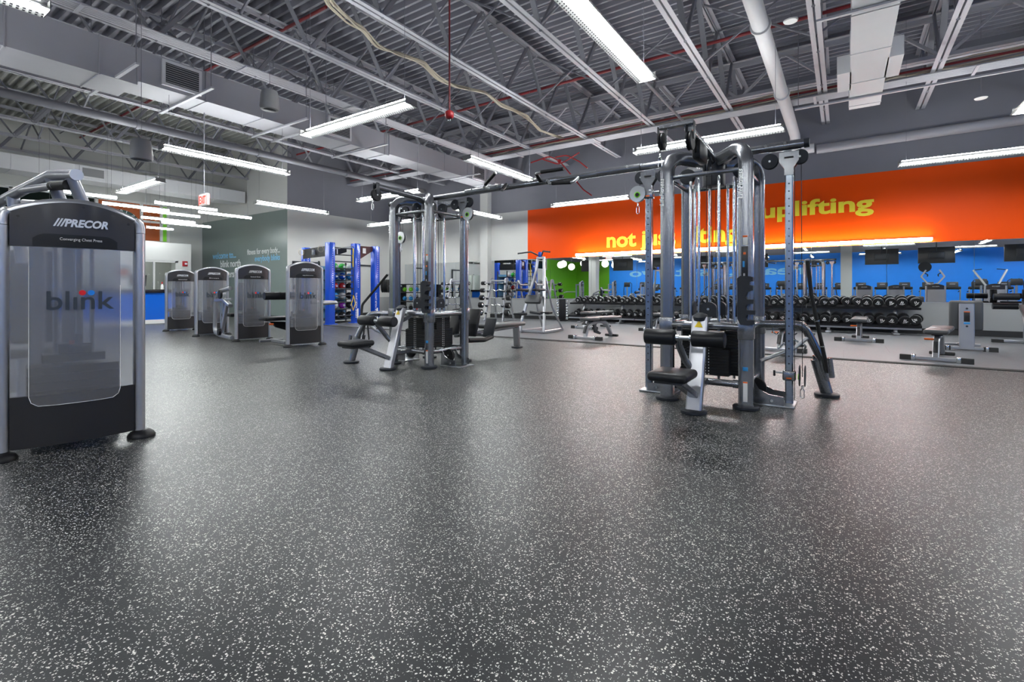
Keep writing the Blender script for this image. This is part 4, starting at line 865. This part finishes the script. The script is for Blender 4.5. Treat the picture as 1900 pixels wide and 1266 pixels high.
bench(-4.3, 8.95, math.radians(-9), 'grey padded bench with curved frame between the two cable towers', orange=False)
bench(-5.5, 11.4, math.radians(-9), 'grey padded bench behind the curved-frame bench, near the dumbbell rack', orange=False)
bench(-3.75, 11.6, math.radians(-6), 'grey padded bench half hidden by the left column of the right cable tower', orange=False)
bench(-.86, 8.95, math.radians(-8), 'padded bench seen through the frame of the right cable tower')
# upright bench seen from behind
t = thing('utility_bench', 'upright utility bench seen from behind, silver post with black back pad', 'bench', (1.67, 10.8, .012), math.radians(-2))
MB().bar([(-.24, 0, .04), (.24, 0, .04)], .07, .05).build('cross_foot', 'silver', t)
for s_ in (-1, 1): MB().prism([(s_ * .2, -.045, 0), (s_ * .2, .045, 0), (s_ * .2, .04, .07), (s_ * .2, -.04, .07)], (s_ * .17, 0, 0)).build('foot_cap', 'rubber', t); MB().box((s_ * .24, -.005, .04), (.04, .085, .085), r=.01).build('foot_bracket', 'chrome', t)
MB().bar([(0, 0, .05), (0, .02, .77)], .19, .07, up=(0, 1, 0)).build('post', 'silver', t); MB().box((0, .09, .57), (.42, .1, .5), r=.04, seg=3).build('backrest', 'vinylg', t)
MB().box((0, .32, .36), (.38, .4, .07), r=.03).build('seat', 'vinylg', t); MB().bar([(0, .05, .05), (0, .75, .05)], .07, .05).build('floor_rail', 'silver', t); MB().bar([(-.26, .72, .04), (.26, .72, .04)], .06, .045).build('cross_foot', 'silver', t)
MB().box((0, -.02, .56), (.075, .008, .17), r=.002).build('placard', 'card', t); MB().box((0, -.026, .637), (.075, .003, .012)).build('warning_strip', 'orange', t); MB().box((0, -.024, .45), (.075, .008, .03), r=.002).build('blue_label', 'cyan', t)
for z in (.69, .4): MB().cyl((0, -.018, z), (0, -.03, z), .016).build('bolt', 'dark', t)
# roller bench at the right edge
t = thing('decline_bench', 'decline bench with black rollers at the right photo edge', 'bench', (2.88, 12.85, .012), 0)
MB().bar([(-.45, 0, .035), (.45, 0, .035)], .08, .05).build('cross_foot', 'silver', t)
for s_ in (-1, 1): MB().prism([(s_ * .38, -.045, 0), (s_ * .38, .045, 0), (s_ * .38, .04, .06), (s_ * .38, -.04, .06)], (s_ * .16, 0, 0)).build('foot_cap', 'rubber', t)
MB().bar([(0, 0, .05), (0, 0, .35), (0, .1, .5)], .22, .08, bend=.08, up=(0, 1, 0)).build('post', 'silver', t); MB().box((0, -.045, .17), (.1, .008, .16)).build('placard', 'card', t); MB().box((0, -.05, .29), (.09, .004, .03)).build('blue_label', 'cyan', t)
MB().box((.0, -.25, .47), (.3, .95, .07), r=.03, rot=(.5, 0, 0)).build('backrest', 'vinylg', t)
MB().bar([(0, .1, .5), (0, .35, .78), (0, .3, 1.0)], .12, .06, bend=.1).build('roller_post', 'plastic', t)
for z, y_ in ((.86, .3), (.68, .38)):
    for a, b_ in ((-.46, -.1), (.1, .46)): MB().tube([(a, y_, z), (b_, y_, z)], .062, seg=20).build('roller_pad', 'vinyl', t)
MB().bar([(0, 0, .05), (0, -.75, .05), (0, -.72, .2)], .07, .05, bend=.05).build('floor_rail', 'silver', t)
# captain chair tower
t = thing('knee_raise_tower', 'silver knee raise tower with grey pads and pull-up handles on top', 'exercise tower', (-5.95, 9.85, .012), 0)
t.scale = (.84, 1, 1)
fr = MB()
for s_ in (-1, 1):
    fr.bar([(s_ * .38, -.28, .04), (s_ * .36, -.22, .3), (s_ * .13, .1, 1.45), (s_ * .1, .14, 1.78)], .07, .05, bend=.1, up=(0, 1, 0))
    fr.bar([(s_ * .36, -.28, .04), (s_ * .3, .75, .04)], .07, .06)
    fr.tube([(s_ * .33, .7, .05), (s_ * .25, .3, .6), (s_ * .16, .12, 1.3)], .028)
fr.bar([(-.36, -.2, .04), (.36, -.2, .04)], .06, .06); fr.bar([(-.28, -.12, .42), (.28, -.12, .42)], .05, .05); fr.bar([(-.1, .12, 1.76), (.1, .12, 1.76)], .06, .06)
fr.build('frame', 'silver', t)
MB().box((0, -.2, .78), (.5, .12, .22), r=.05, rot=(-.5, 0, 0)).build('back_pad', 'vinylg', t)
for s_ in (-1, 1):
    MB().box((s_ * .27, -.32, 1.0), (.13, .42, .06), r=.025).build('arm_pad', 'vinyl', t); MB().tube([(s_ * .27, -.1, 1.12), (s_ * .27, -.42, 1.12), (s_ * .27, -.52, 1.2)], .017, bend=.05).build('dip_handle', 'steel', t)
    MB().tube([(s_ * .3, -.3, .46), (s_ * .1, -.5, .5)], .03).build('foot_step', 'dark', t)
    MB().tube([(s_ * .06, .1, 1.82), (s_ * .2, -.05, 1.9), (s_ * .52, -.2, 1.86)], .018, bend=.08).build('pullup_handle', 'dark', t)
MB().box((0, .1, 1.84), (.1, .06, .12), r=.02).build('top_cap', 'blue', t)
MB().box((-.2, -.5, .45), (.32, .2, .06), r=.02).build('knee_pad', 'vinyl', t); MB().box((.3, -.1, .47), (.36, .2, .06), r=.02).build('knee_pad', 'vinyl', t)
# ================================================================ barbell racks
def barbell_rack(x, y, lab, nm):
    t = thing('barbell_rack', lab, 'rack', (x, y, .012), math.radians(4), 'A-frame racks of fixed barbells')
    for s_ in (-1, 1):
        fr = MB(); fr.bar([(s_ * .34, -.34, .03), (s_ * .27, -.06, 1.36), (s_ * .27, .06, 1.36), (s_ * .34, .34, .03)], .07, .05, bend=.06, up=(1, 0, 0)); u = fr.build('upright', 'silver', t)
        MB().bar([(s_ * .38, -.4, .02), (s_ * .38, .4, .02)], .07, .04).build('floor_rail', 'silver', t)
        for k in range(5):
            hk = MB(); z = .25 + k * .235; yy = -.34 + (z / 1.36) * .28
            hk.prism([(s_ * .30 - .02, yy - .02, z - .03), (s_ * .30 - .02, yy - .11, z - .03), (s_ * .30 - .02, yy - .12, z + .02), (s_ * .30 - .02, yy - .08, z), (s_ * .30 - .02, yy - .02, z + .02)], (.04, 0, 0))
            hk.build('saddle', 'slate', u, smooth=False)
    MB().bar([(-.3, 0, 1.3), (.3, 0, 1.3)], .16, .05).build('top_beam', 'silver', t)
    for k in range(5):
        z = .255 + k * .235 + .025; yy = -.34 + ((z - .03) / 1.36) * .28 - .08; r = .105 - k * .011
        b_ = thing('fixed_barbell', 'fixed barbell, %s tier from the floor of the %s barbell rack' % (ORD[k], nm), 'barbell', Vector((x, y, 0)) + Matrix.Rotation(math.radians(4), 3, 'Z') @ Vector((0, yy, z + .012)), math.radians(4), 'fixed barbells on the A-frame racks')
        h = .56
        if k % 2: MB().tube([(-h, 0, 0), (-.22, 0, 0), (-.12, 0, .03), (0, 0, -.02), (.12, 0, .03), (.22, 0, 0), (h, 0, 0)], .014, bend=.05, seg=10).build('bar_shaft', 'chrome', b_)
        else: MB().tube([(-h, 0, 0), (h, 0, 0)], .014, seg=10).build('bar_shaft', 'chrome', b_)
        for s_ in (-1, 1):
            w_ = MB().lathe((s_ * (h - .12), 0, 0), (s_, 0, 0), [(0, r * .5), (.004, r * .95), (.012, r), (.12, r), (.13, r * .93), (.132, r * .4)], seg=24).build('barbell_head', 'plate', b_)
            MB().lathe((s_ * (h - .125), 0, 0), (-s_, 0, 0), [(0, r * .55), (.02, r * .3)], seg=20).build('collar', 'chrome', w_)
            MB().box((s_ * (h + .013), 0, 0), (.002, r * .25, r * 1.1), rot=(.6, 0, 0)).build('white_mark', 'label', w_)
barbell_rack(-9.25, 12.9, 'silver A-frame rack with five fixed barbells, right of the pilaster', 'right')
barbell_rack(-10.85, 12.75, 'silver A-frame rack with five fixed barbells, behind the left cable tower', 'left')
# small dumbbell tower
t = thing('dumbbell_stand', 'slim black dumbbell stand with chrome weights beside the knee raise tower', 'rack', (-7.5, 13.95, .012), math.radians(20))
MB().box((0, 0, .36), (.2, .2, .66), r=.01).build('stand_column', 'plastic', t); MB().box((0, 0, .02), (.3, .34, .04), r=.008).build('stand_base', 'plastic', t); MB().box((0, 0, .7), (.2, .24, .03), r=.008).build('stand_top', 'dark', t)
k_ = 0
for s_, sn in ((-1, 'left'), (1, 'right')):
    for k in range(8):
        z = .09 + k * .082; p = Matrix.Rotation(math.radians(20), 3, 'Z') @ Vector((s_ * .15, -.0, z + .012))
        d_ = thing('chrome_dumbbell', 'small chrome dumbbell on the %s side of the slim stand, %s from the floor' % (sn, ORD[k]), 'dumbbell', Vector((-7.5, 13.95, 0)) + p, math.radians(20), 'chrome dumbbells on the slim stand')
        r = .036 - k * .002
        for q in (-1, 1): MB().lathe((0, q * .05, 0), (0, q, 0), [(0, r * .8), (.006, r), (.035, r), (.041, r * .7)], seg=14).build('weight_head', 'chrome', d_)
        MB().cyl((0, -.05, 0), (0, .05, 0), .012, seg=8).build('handle', 'chrome', d_)
# ================================================================ dumbbell racks
def proto_db():
    t = thing('dumbbell', 'x', 'dumbbell', (0, 0, -50), 0, 'black round dumbbells on the two-tier racks')
    for s_ in (-1, 1):
        h = MB(); h.lathe((0, s_ * .055, 0), (0, s_, 0), [(0, .5), (.006, .9), (.014, 1.0), (.052, 1.0)], 'plate', seg=24) if False else None
        h.lathe((0, s_ * .06, 0), (0, s_, 0), [(0, .05), (.004, .083), (.012, .088), (.04, .088)], 'plate', seg=24)
        h.lathe((0, s_ * .1, 0), (0, s_, 0), [(0, .0885), (.022, .0885)], 'steel', seg=24)
        h.lathe((0, s_ * .122, 0), (0, s_, 0), [(0, .088), (.03, .088), (.038, .08), (.04, .03)], 'plate', seg=24)
        yy = s_ * .164
        h.box((-.015, yy, .012), (.012, .002, .05), 'label', rot=(0, .3, 0)); h.box((.008, yy, .008), (.012, .002, .04), 'label', rot=(0, .3, 0)); h.box((.025, yy, -.015), (.03, .002, .01), 'label'); h.box((-.01, yy, -.03), (.06, .002, .009), 'label')
        h.build('weight_head', None, t)
    MB().lathe((0, -.06, 0), (0, 1, 0), [(0, .017), (.03, .016), (.06, .018), (.09, .016), (.12, .017)], seg=12).build('handle', 'chrome', t)
    return t
units = [(-7.2, -5.05, 'leftmost'), (-5.05, -2.9, 'second from left'), (-2.9, -.75, 'behind the right cable tower'), (-.75, 1.42, 'rightmost')]
RL = ['two-tier dumbbell rack section at the far left, beside the slim dumbbell stand', 'two-tier dumbbell rack section behind the benches between the cable towers', 'two-tier dumbbell rack section seen through the right cable tower', 'two-tier dumbbell rack section with the largest dumbbells at the right end']
for (a, b_, nm), lab in zip(units, RL):
    cx = (a + b_) / 2; t = thing('dumbbell_rack', lab, 'rack', (cx, 13.95, .012), 0, 'dumbbell rack sections along the mirrors'); w_ = b_ - a - .02
    for nm2, z, yo in (('upper_shelf', .655, .08), ('lower_shelf', .26, -.06)):
        sh = MB(); sh.box((0, yo - .14, z - .07), (w_, .04, .05), rot=(.27, 0, 0)); sh.box((0, yo + .14, z + .0), (w_, .04, .05), rot=(.27, 0, 0)); sh.box((0, yo, z - .02), (w_, .3, .012), rot=(.27, 0, 0)); sh.build(nm2, 'plastic', t, smooth=False)
    MB().box((0, -.14, .16), (w_, .04, .09)).build('front_rail', 'silver', t, smooth=False)
    for s_ in (-1, 1):
        up = MB(); up.bar([(s_ * .63, -.1, .03), (s_ * .63, .0, .25), (s_ * .63, .14, .66)], .09, .07, up=(1, 0, 0)); up.build('upright', 'silver', t)
        MB().box((s_ * .63, -.1, .022), (.12, .44, .04), r=.012).build('foot', 'silver', t)
pd = proto_db(); first = True; n = 40; wobble = random.Random(3)
for tier, z0, yo, tn in ((0, .742, 14.03, 'upper'), (1, .348, 13.89, 'lower')):
    for i in range(n):
        x = 1.30 - i * .2115; u = 1 - i / (n - 1); sc_ = .86 + .33 * u
        if tier: x += .03
        lab = 'round black dumbbell, %s from the right end of the %s shelf' % (ORD[i], tn)
        o = pd if first else dup(pd)
        first = False
        o.location = (x, yo, z0 + .088 * (sc_ - 1)); o.scale = (sc_, 1.0, sc_); o.rotation_euler = (.27, wobble.uniform(-1.2, 1.2), 0); o['label'] = lab
# ================================================================ blue training rig
t = thing('training_rig', 'tall blue training rig with ladder rungs and black top banners', 'exercise rig', (0, 0, 0))
P = [(-14.2, 9.2, 2.36), (-12.3, 8.74, 2.39), (-12.28, 9.62, 2.42), (-12.2, 10.3, 2.38)]
for i, (x, y, h) in enumerate(P):
    b_ = MB().box((x, y, h / 2), (.2, .2, h), r=.012).build('post', 'blue', t); MB().box((x, y, .02), (.3, .3, .03), r=.006).build('foot_plate', 'blue', b_)
    if i > 1:
        text('DEFINE YOUR LIMITS', 'post_lettering', 'label', .75, .06, b_, (x + .103, y - .02, .55), PI / 2, depth=.002, ry=-PI / 2); MB().box((x + .102, y, .25), (.004, .045, .4)).build('white_stripe', 'label', b_)
    hl = MB()
    for k in range(18): hl.cyl((x + .101, y + .02, 1.1 + k * .065), (x + .1035, y + .02, 1.1 + k * .065), .011, seg=8)
    hl.build('hole_pattern', 'label', b_)
r_ = MB()
for k in range(11): r_.cyl((-12.3, 8.8, .25 + k * .2), (-12.28, 9.55, .25 + k * .2), .017, seg=10)
r_.build('ladder_rungs', 'dark', t); r_.v and None
MB().cyl((-12.3, 8.8, 2.2), (-12.28, 9.55, 2.33), .016).build('pullup_rail', 'steel', t)
def banner(a, b_, z0, z1, col='plastic', tri=False):
    a, b_ = Vector(a), Vector(b_); th = Vector((.02, 0, 0))
    pts_ = [a + Vector((0, 0, z1)), b_ + Vector((0, 0, z1)), b_ + Vector((0, 0, z1 - .12 if tri else z0)), a + Vector((0, 0, z0))]
    MB().prism(pts_, th).build('banner', col, t, smooth=False); m_ = (a + b_) / 2
    MB().prism([m_ + Vector((.025, -.12, z1 - .22)), m_ + Vector((.025, .0, z1 - .22)), m_ + Vector((.025, .0, z1 - .06)), m_ + Vector((.025, -.12, z1 - .06))], (.004, 0, 0)).build('banner_mark', 'letwhite', t)
banner((-12.28, 9.7, 0), (-12.22, 10.22, 0), 1.92, 2.36, 'maroon', True); banner((-12.5, 8.8, 0), (-12.7, 9.6, 0), 1.95, 2.3, 'plastic', True); banner((-14.2, 9.1, 0), (-12.4, 8.74, 0), 2.0, 2.3, 'plastic')
rg = MB()
for x, y in ((-14.1, 9.0), (-12.6, 8.66)): rg.tube([(x, y - .02 + .09 * math.cos(a), 2.2 + .09 * math.sin(a)) for a in [2 * PI * q / 16 for q in range(16)]], .009, closed=True, seg=6)
rg.build('gym_rings', 'tan', t)
tr_ = thing('suspension_strap', 'yellow and black suspension strap hanging on the blue rig ladder', 'strap', (-12.14, 9.42, 2.2))
MB().tube([(0, 0, .05), (.02, -.02, -.5)], .022, ry=.012).build('strap_upper', 'yellow', tr_); MB().tube([(.02, -.02, -.5), (.0, .02, -1.35)], .012, ry=.012).build('strap_lower', 'rubber', tr_); MB().tube([(.0, .02, -1.35), (.0, -.06, -1.6), (.0, .0, -1.8), (.0, .08, -1.6), (0, .03, -1.38)], .012).build('strap_handle', 'yellow', tr_)
# ball storage behind the ladder
t = thing('storage_rack', 'black storage shelves with coloured exercise balls behind the blue rig ladder', 'rack', (-13.1, 9.66, 0), math.radians(8))
for x in (-.06, .06): 
    for y in (-.55, .55): MB().box((x * 5, y, .95), (.04, .04, 1.9)).build('rack_post', 'dark', t)
shz = [.12, .42, .72, 1.02, 1.32, 1.62]
for z in shz: MB().box((0, 0, z), (.62, 1.1, .02)).build('shelf', 'dark', t)
MB().box((-.3, 0, .9), (.015, 1.1, 1.7)).build('back_panel', 'letblue', t)
cols = [('rubber', 'black'), ('purple', 'purple'), ('white', 'white'), ('cyan', 'sky blue'), ('red', 'red'), ('blue', 'blue'), ('green', 'green')]
rows = [[0, 0, 0], [2, 1, 0], [3, 2, 0], [4, 4, 0], [5, 5, 3], [6, 6, 2]]
R8 = Matrix.Rotation(math.radians(8), 3, 'Z'); sn = ['bottom', 'second', 'third', 'fourth', 'fifth', 'top']; pn = ['left', 'middle', 'right']
for i, row in enumerate(rows):
    for j, cidx in enumerate(row):
        p = Vector((-13.1, 9.66, 0)) + R8 @ Vector((.14, -.34 + j * .3, shz[i] + .01 + .105))
        o = MB().ball((0, 0, 0), .105, cols[cidx][0], seg=20); o.cyl((.095, 0, 0), (.107, 0, 0), .035, 'letwhite'); 
        o.build('medicine_ball', None, None, loc=p, label='%s medicine ball, %s one on the %s shelf behind the rig' % (cols[cidx][1], pn[j], sn[i]), cat='ball', group='medicine balls on the storage shelves')
# bumper plates on a wall bar
t = thing('plate_stand', 'dark upright plate stand between the blue rig and left cable tower', 'rack', (-12.9, 11.6, 0), math.radians(35))
MB().bar([(0, 0, .05), (0, 0, 1.35)], .07, .07, up=(0, 1, 0)).build('post', 'dark', t); MB().bar([(-.3, 0, .03), (.3, 0, .03)], .07, .05).build('floor_rail', 'dark', t); MB().cyl((-.35, 0, 1.15), (.35, 0, 1.15), .025).build('peg', 'steel', t)
for k in range(4):
    p = Vector((-12.9, 11.6, 1.15)) + Matrix.Rotation(math.radians(35), 3, 'Z') @ Vector((-.30 + .065 * k, 0, 0))
    MB().lathe((-.025, 0, 0), (1, 0, 0), [(0, .06), (.002, .2), (.01, .225), (.04, .225), (.048, .2), (.05, .06)], seg=32).build('weight_disc', 'rubber', None, loc=p, rz=math.radians(35), label='black bumper plate, %s from the left on the upright plate stand' % ORD[k], cat='weight plate', group='bumper plates on the upright stand')
# low storage shelf with kettlebells at the west wall
t = thing('kettlebell_rack', 'black three-tier rack with small weights behind the left cable tower', 'rack', (-13.6, 13.4, .012), 0)
for s_ in (-1, 1): MB().box((s_ * .7, 0, .62), (.06, .4, 1.24)).build('rack_post', 'plastic', t)
for z in (.2, .55, .9, 1.22): MB().box((0, 0, z), (1.4, .42, .03)).build('shelf', 'plastic', t)
kc = [('lime', 'lime green'), ('cyan', 'sky blue'), ('rubber', 'black'), ('red', 'red')]
for i, z in enumerate((.92, .57, .22)):
    for j in range(4):
        k = kc[(i * 1 + j // 2) % 4]
        b_ = thing('kettlebell', '%s kettlebell, %s from the left on the %s tier of the black rack' % (k[1], ORD[j], ['top', 'middle', 'bottom'][i]), 'kettlebell', (-14.1 + j * .33, 13.36, z + .03), 0, 'kettlebells on the three-tier rack')
        MB().ball((0, 0, .085), .085, seg=14).build('bell', k[0], b_); MB().tube([(-.045, 0, .14), (-.05, 0, .2), (0, 0, .225), (.05, 0, .2), (.045, 0, .14)], .012, bend=.03).build('handle', 'dark', b_)
# door frames on the west wall
for i, (y0, y1) in enumerate(((9.75, 10.75), (12.2, 13.3))):
    fr = MB()
    for y in (y0, y1): fr.box((XG + .02, y, 1.0), (.06, .06, 2.0))
    fr.box((XG + .02, (y0 + y1) / 2, 1.99), (.06, y1 - y0 + .06, .06)); d_ = struct(fr, 'door_%d' % (6 + i), 'dark')
    MB().box((XG + .012, (y0 + y1) / 2, 1.0), (.02, y1 - y0 - .06, 1.95)).build('door_panel', 'wall', d_, smooth=False)
struct(MB().box((XG + .02, 13.85, .4), (.04, 1.1, .65)), 'trim_knee_wall_west', 'knee')
# ================================================================ cardio side, seen in the mirrors
def treadmill(x, y, rz, lab):
    t = thing('treadmill', lab, 'treadmill', (x, y, 0), rz, 'treadmills facing the blue wall')
    MB().box((0, .1, .12), (.72, 1.7, .16), r=.03).build('deck', 'plastic', t); MB().box((0, .15, .205), (.5, 1.5, .012)).build('belt', 'rubber', t); MB().box((0, -.62, .2), (.74, .32, .2), r=.06).build('motor_cover', 'dark', t)
    for s_ in (-1, 1): MB().bar([(s_ * .36, -.5, .2), (s_ * .36, -.62, 1.0), (s_ * .33, -.5, 1.12)], .06, .05, bend=.08).build('side_post', 'silver', t); MB().tube([(s_ * .36, -.55, .98), (s_ * .36, .0, .92)], .025).build('handrail', 'plastic', t)
    MB().box((0, -.55, 1.14), (.8, .22, .14), r=.04, rot=(-.3, 0, 0)).build('console_base', 'plastic', t); c_ = MB().box((0, -.62, 1.34), (.55, .07, .34), r=.03, rot=(-.2, 0, 0)).build('console', 'tvbody', t); MB().box((0, -.66, 1.38), (.26, .01, .04), rot=(-.2, 0, 0)).build('console_logo', 'ductm', c_)
    return t
def tree(o):
    return o
tm = treadmill(-12.5, -11.0, PI, 'x'); xs_ = [-12.5 + 1.12 * k for k in range(19)]
for k, x in enumerate(xs_):
    if abs(x + 9.6) < .6 or abs(x - .15) < .0: continue
    o = tm if k == 0 else dup(tm)
    o.location = (x, -11.0, 0); o['label'] = 'black treadmill seen in the mirrors before the blue wall, %s from the lobby side' % ORD[k]
def elliptical(x, y, rz, lab):
    t = thing('elliptical_trainer', lab, 'elliptical trainer', (x, y, 0), rz, 'elliptical trainers seen in the mirrors')
    MB().box((0, 0, .1), (.5, 1.7, .14), r=.04).build('base', 'plastic', t); MB().lathe((-.12, .5, .45), (1, 0, 0), [(0, .2), (.02, .34), (.22, .34), (.24, .2)], seg=28).build('drive_cover', 'silver', t)
    MB().bar([(0, -.5, .15), (0, -.55, 1.3)], .09, .08, up=(0, 1, 0)).build('mast', 'silver', t); MB().box((0, -.56, 1.42), (.46, .08, .34), r=.04).build('console', 'tvbody', t)
    for s_ in (-1, 1): MB().tube([(s_ * .3, .4, .35), (s_ * .3, -.4, .4), (s_ * .3, -.45, 1.0), (s_ * .28, -.35, 1.5), (s_ * .12, -.35, 1.6)], .02, bend=.1).build('arm_lever', 'plastic', t); MB().box((s_ * .15, .05, .4), (.14, .36, .05), r=.02).build('pedal', 'plastic', t)
    return t
em = elliptical(3.4, -6.3, PI, 'x')
for k, x in enumerate((5.9, 7.2, 8.5, -13.2, -12.0, -4.4, -3.2)):
    o = em if k == 0 else dup(em); o.location = (x, -6.3, 0); o['label'] = 'elliptical trainer seen in the mirrors, %s' % ('behind the arm machines', 'nearest the right photo edge', 'beyond the right photo edge', 'at the green wall', 'second from the green wall', 'left of the pillar with lettering behind', 'between treadmills and the cable tower reflection')[k]
def far_machine(x, y, lab, kind):
    t = thing('weight_machine', lab, 'weight machine', (x, y, 0), PI, 'selectorised machines seen only in the mirrors'); t.scale = (.92, .92, .82)
    hw = PW / 2
    for s_ in (-1, 1): MB().tube([(s_ * hw, .05, .02), (s_ * hw, .05, 1.45)], .045, ry=.03).build('side_post', 'silver', t)
    curved(MB(), -hw + .03, hw - .03, lambda x: 1.265, lambda x: 1.463 + .082 * (1 - (2 * x / .6) ** 2), .02, .05).build('hood', 'hood', t); curved(MB(), -hw + .03, hw - .03, lambda x: .055, lambda x: .365, .02, .03).build('lower_panel', 'base', t)
    curved(MB(), -hw + .03, hw - .03, lambda x: .365, lambda x: 1.262, .022, .003).build('shroud', 'ductm', t); text('PRECOR', 'logo_lettering', 'logo', .25, .05, t, (0, -.045, 1.39), shear=.2, bold=.02)
    MB().bar([(0, .1, .06), (0, 1.3, .06)], .1, .07).build('floor_frame', 'silver', t); MB().box((0, 1.05, .5), (.4, .42, .08), r=.03).build('seat', 'vinyl', t); MB().box((0, 1.32, .95), (.36, .1, .7), r=.04).build('backrest', 'vinyl', t)
    MB().bar([(0, 1.38, .06), (0, 1.38, 1.2)], .09, .07, up=(0, 1, 0)).build('rear_post', 'silver', t)
    if kind == 'press':
        for s_ in (-1, 1):
            MB().bar([(s_ * .08, .9, 1.55), (s_ * .2, .9, 1.6), (s_ * .42, .9, 1.95), (s_ * .24, .9, 2.3)], .07, .06, bend=.04, up=(0, 1, 0)).build('press_arm', 'logo', t); MB().tube([(s_ * .3, .9, 2.15), (s_ * .18, .85, 2.05), (s_ * .2, .85, 1.95)], .022, bend=.04).build('grip', 'plastic', t)
        MB().bar([(0, .4, 1.2), (0, .9, 1.55)], .1, .08).build('arm_post', 'silver', t)
    if kind == 'pull':
        for s_ in (-1, 1): MB().bar([(s_ * .12, .6, 1.3), (s_ * .55, 1.0, 2.25)], .07, .07).build('pull_arm', 'logo', t); MB().tube([(s_ * .55, 1.0, 2.25), (s_ * .25, 1.15, 2.3)], .02).build('grip', 'plastic', t)
    return t
far_machine(.85, -.9, 'weight machine with curved black hood reflected above the large dumbbells', '')
far_machine(2.1, -1.2, 'weight machine with curved black hood reflected just right of the dumbbell rack end', '')
far_machine(3.2, 1.9, 'shoulder press machine with hexagonal pale arms reflected right of the dumbbell rack', 'press')
far_machine(5.0, 2.0, 'pulldown machine with pale slanting arms reflected at the right', 'pull')
far_machine(6.9, 2.0, 'pulldown machine with pale slanting arms nearest the right photo edge in reflection', 'pull')
# ================================================================ camera and output
cam = bpy.data.cameras.new('camera'); co = bpy.data.objects.new('camera', cam); C.objects.link(co)
cam.sensor_width = 36; cam.lens = 36 * FPX / 1900; cam.shift_y = -(633 - HOR) / 1900; cam.clip_start = .02; cam.clip_end = 200
co.location = (0, 0, 1.0); co.rotation_euler = (PI / 2, 0, math.atan2(SA, CA))
S.camera = co
wd = bpy.data.worlds.new('world'); wd.use_nodes = True; wd.node_tree.nodes['Background'].inputs[0].default_value = (.5, .5, .52, 1); wd.node_tree.nodes['Background'].inputs[1].default_value = .1
S.world = wd
S.view_settings.view_transform = 'Standard'; S.view_settings.look = 'None'; S.view_settings.gamma = 1; S.view_settings.exposure = EXPO
S.cycles.max_bounces = 7; S.cycles.diffuse_bounces = 4; S.cycles.glossy_bounces = 4; S.cycles.transmission_bounces = 6; S.cycles.transparent_max_bounces = 6
S.cycles.use_denoising = True; S.cycles.adaptive_threshold = .02; S.cycles.sample_clamp_indirect = 6; S.cycles.caustics_reflective = False; S.cycles.caustics_refractive = False; S.cycles.blur_glossy = .5
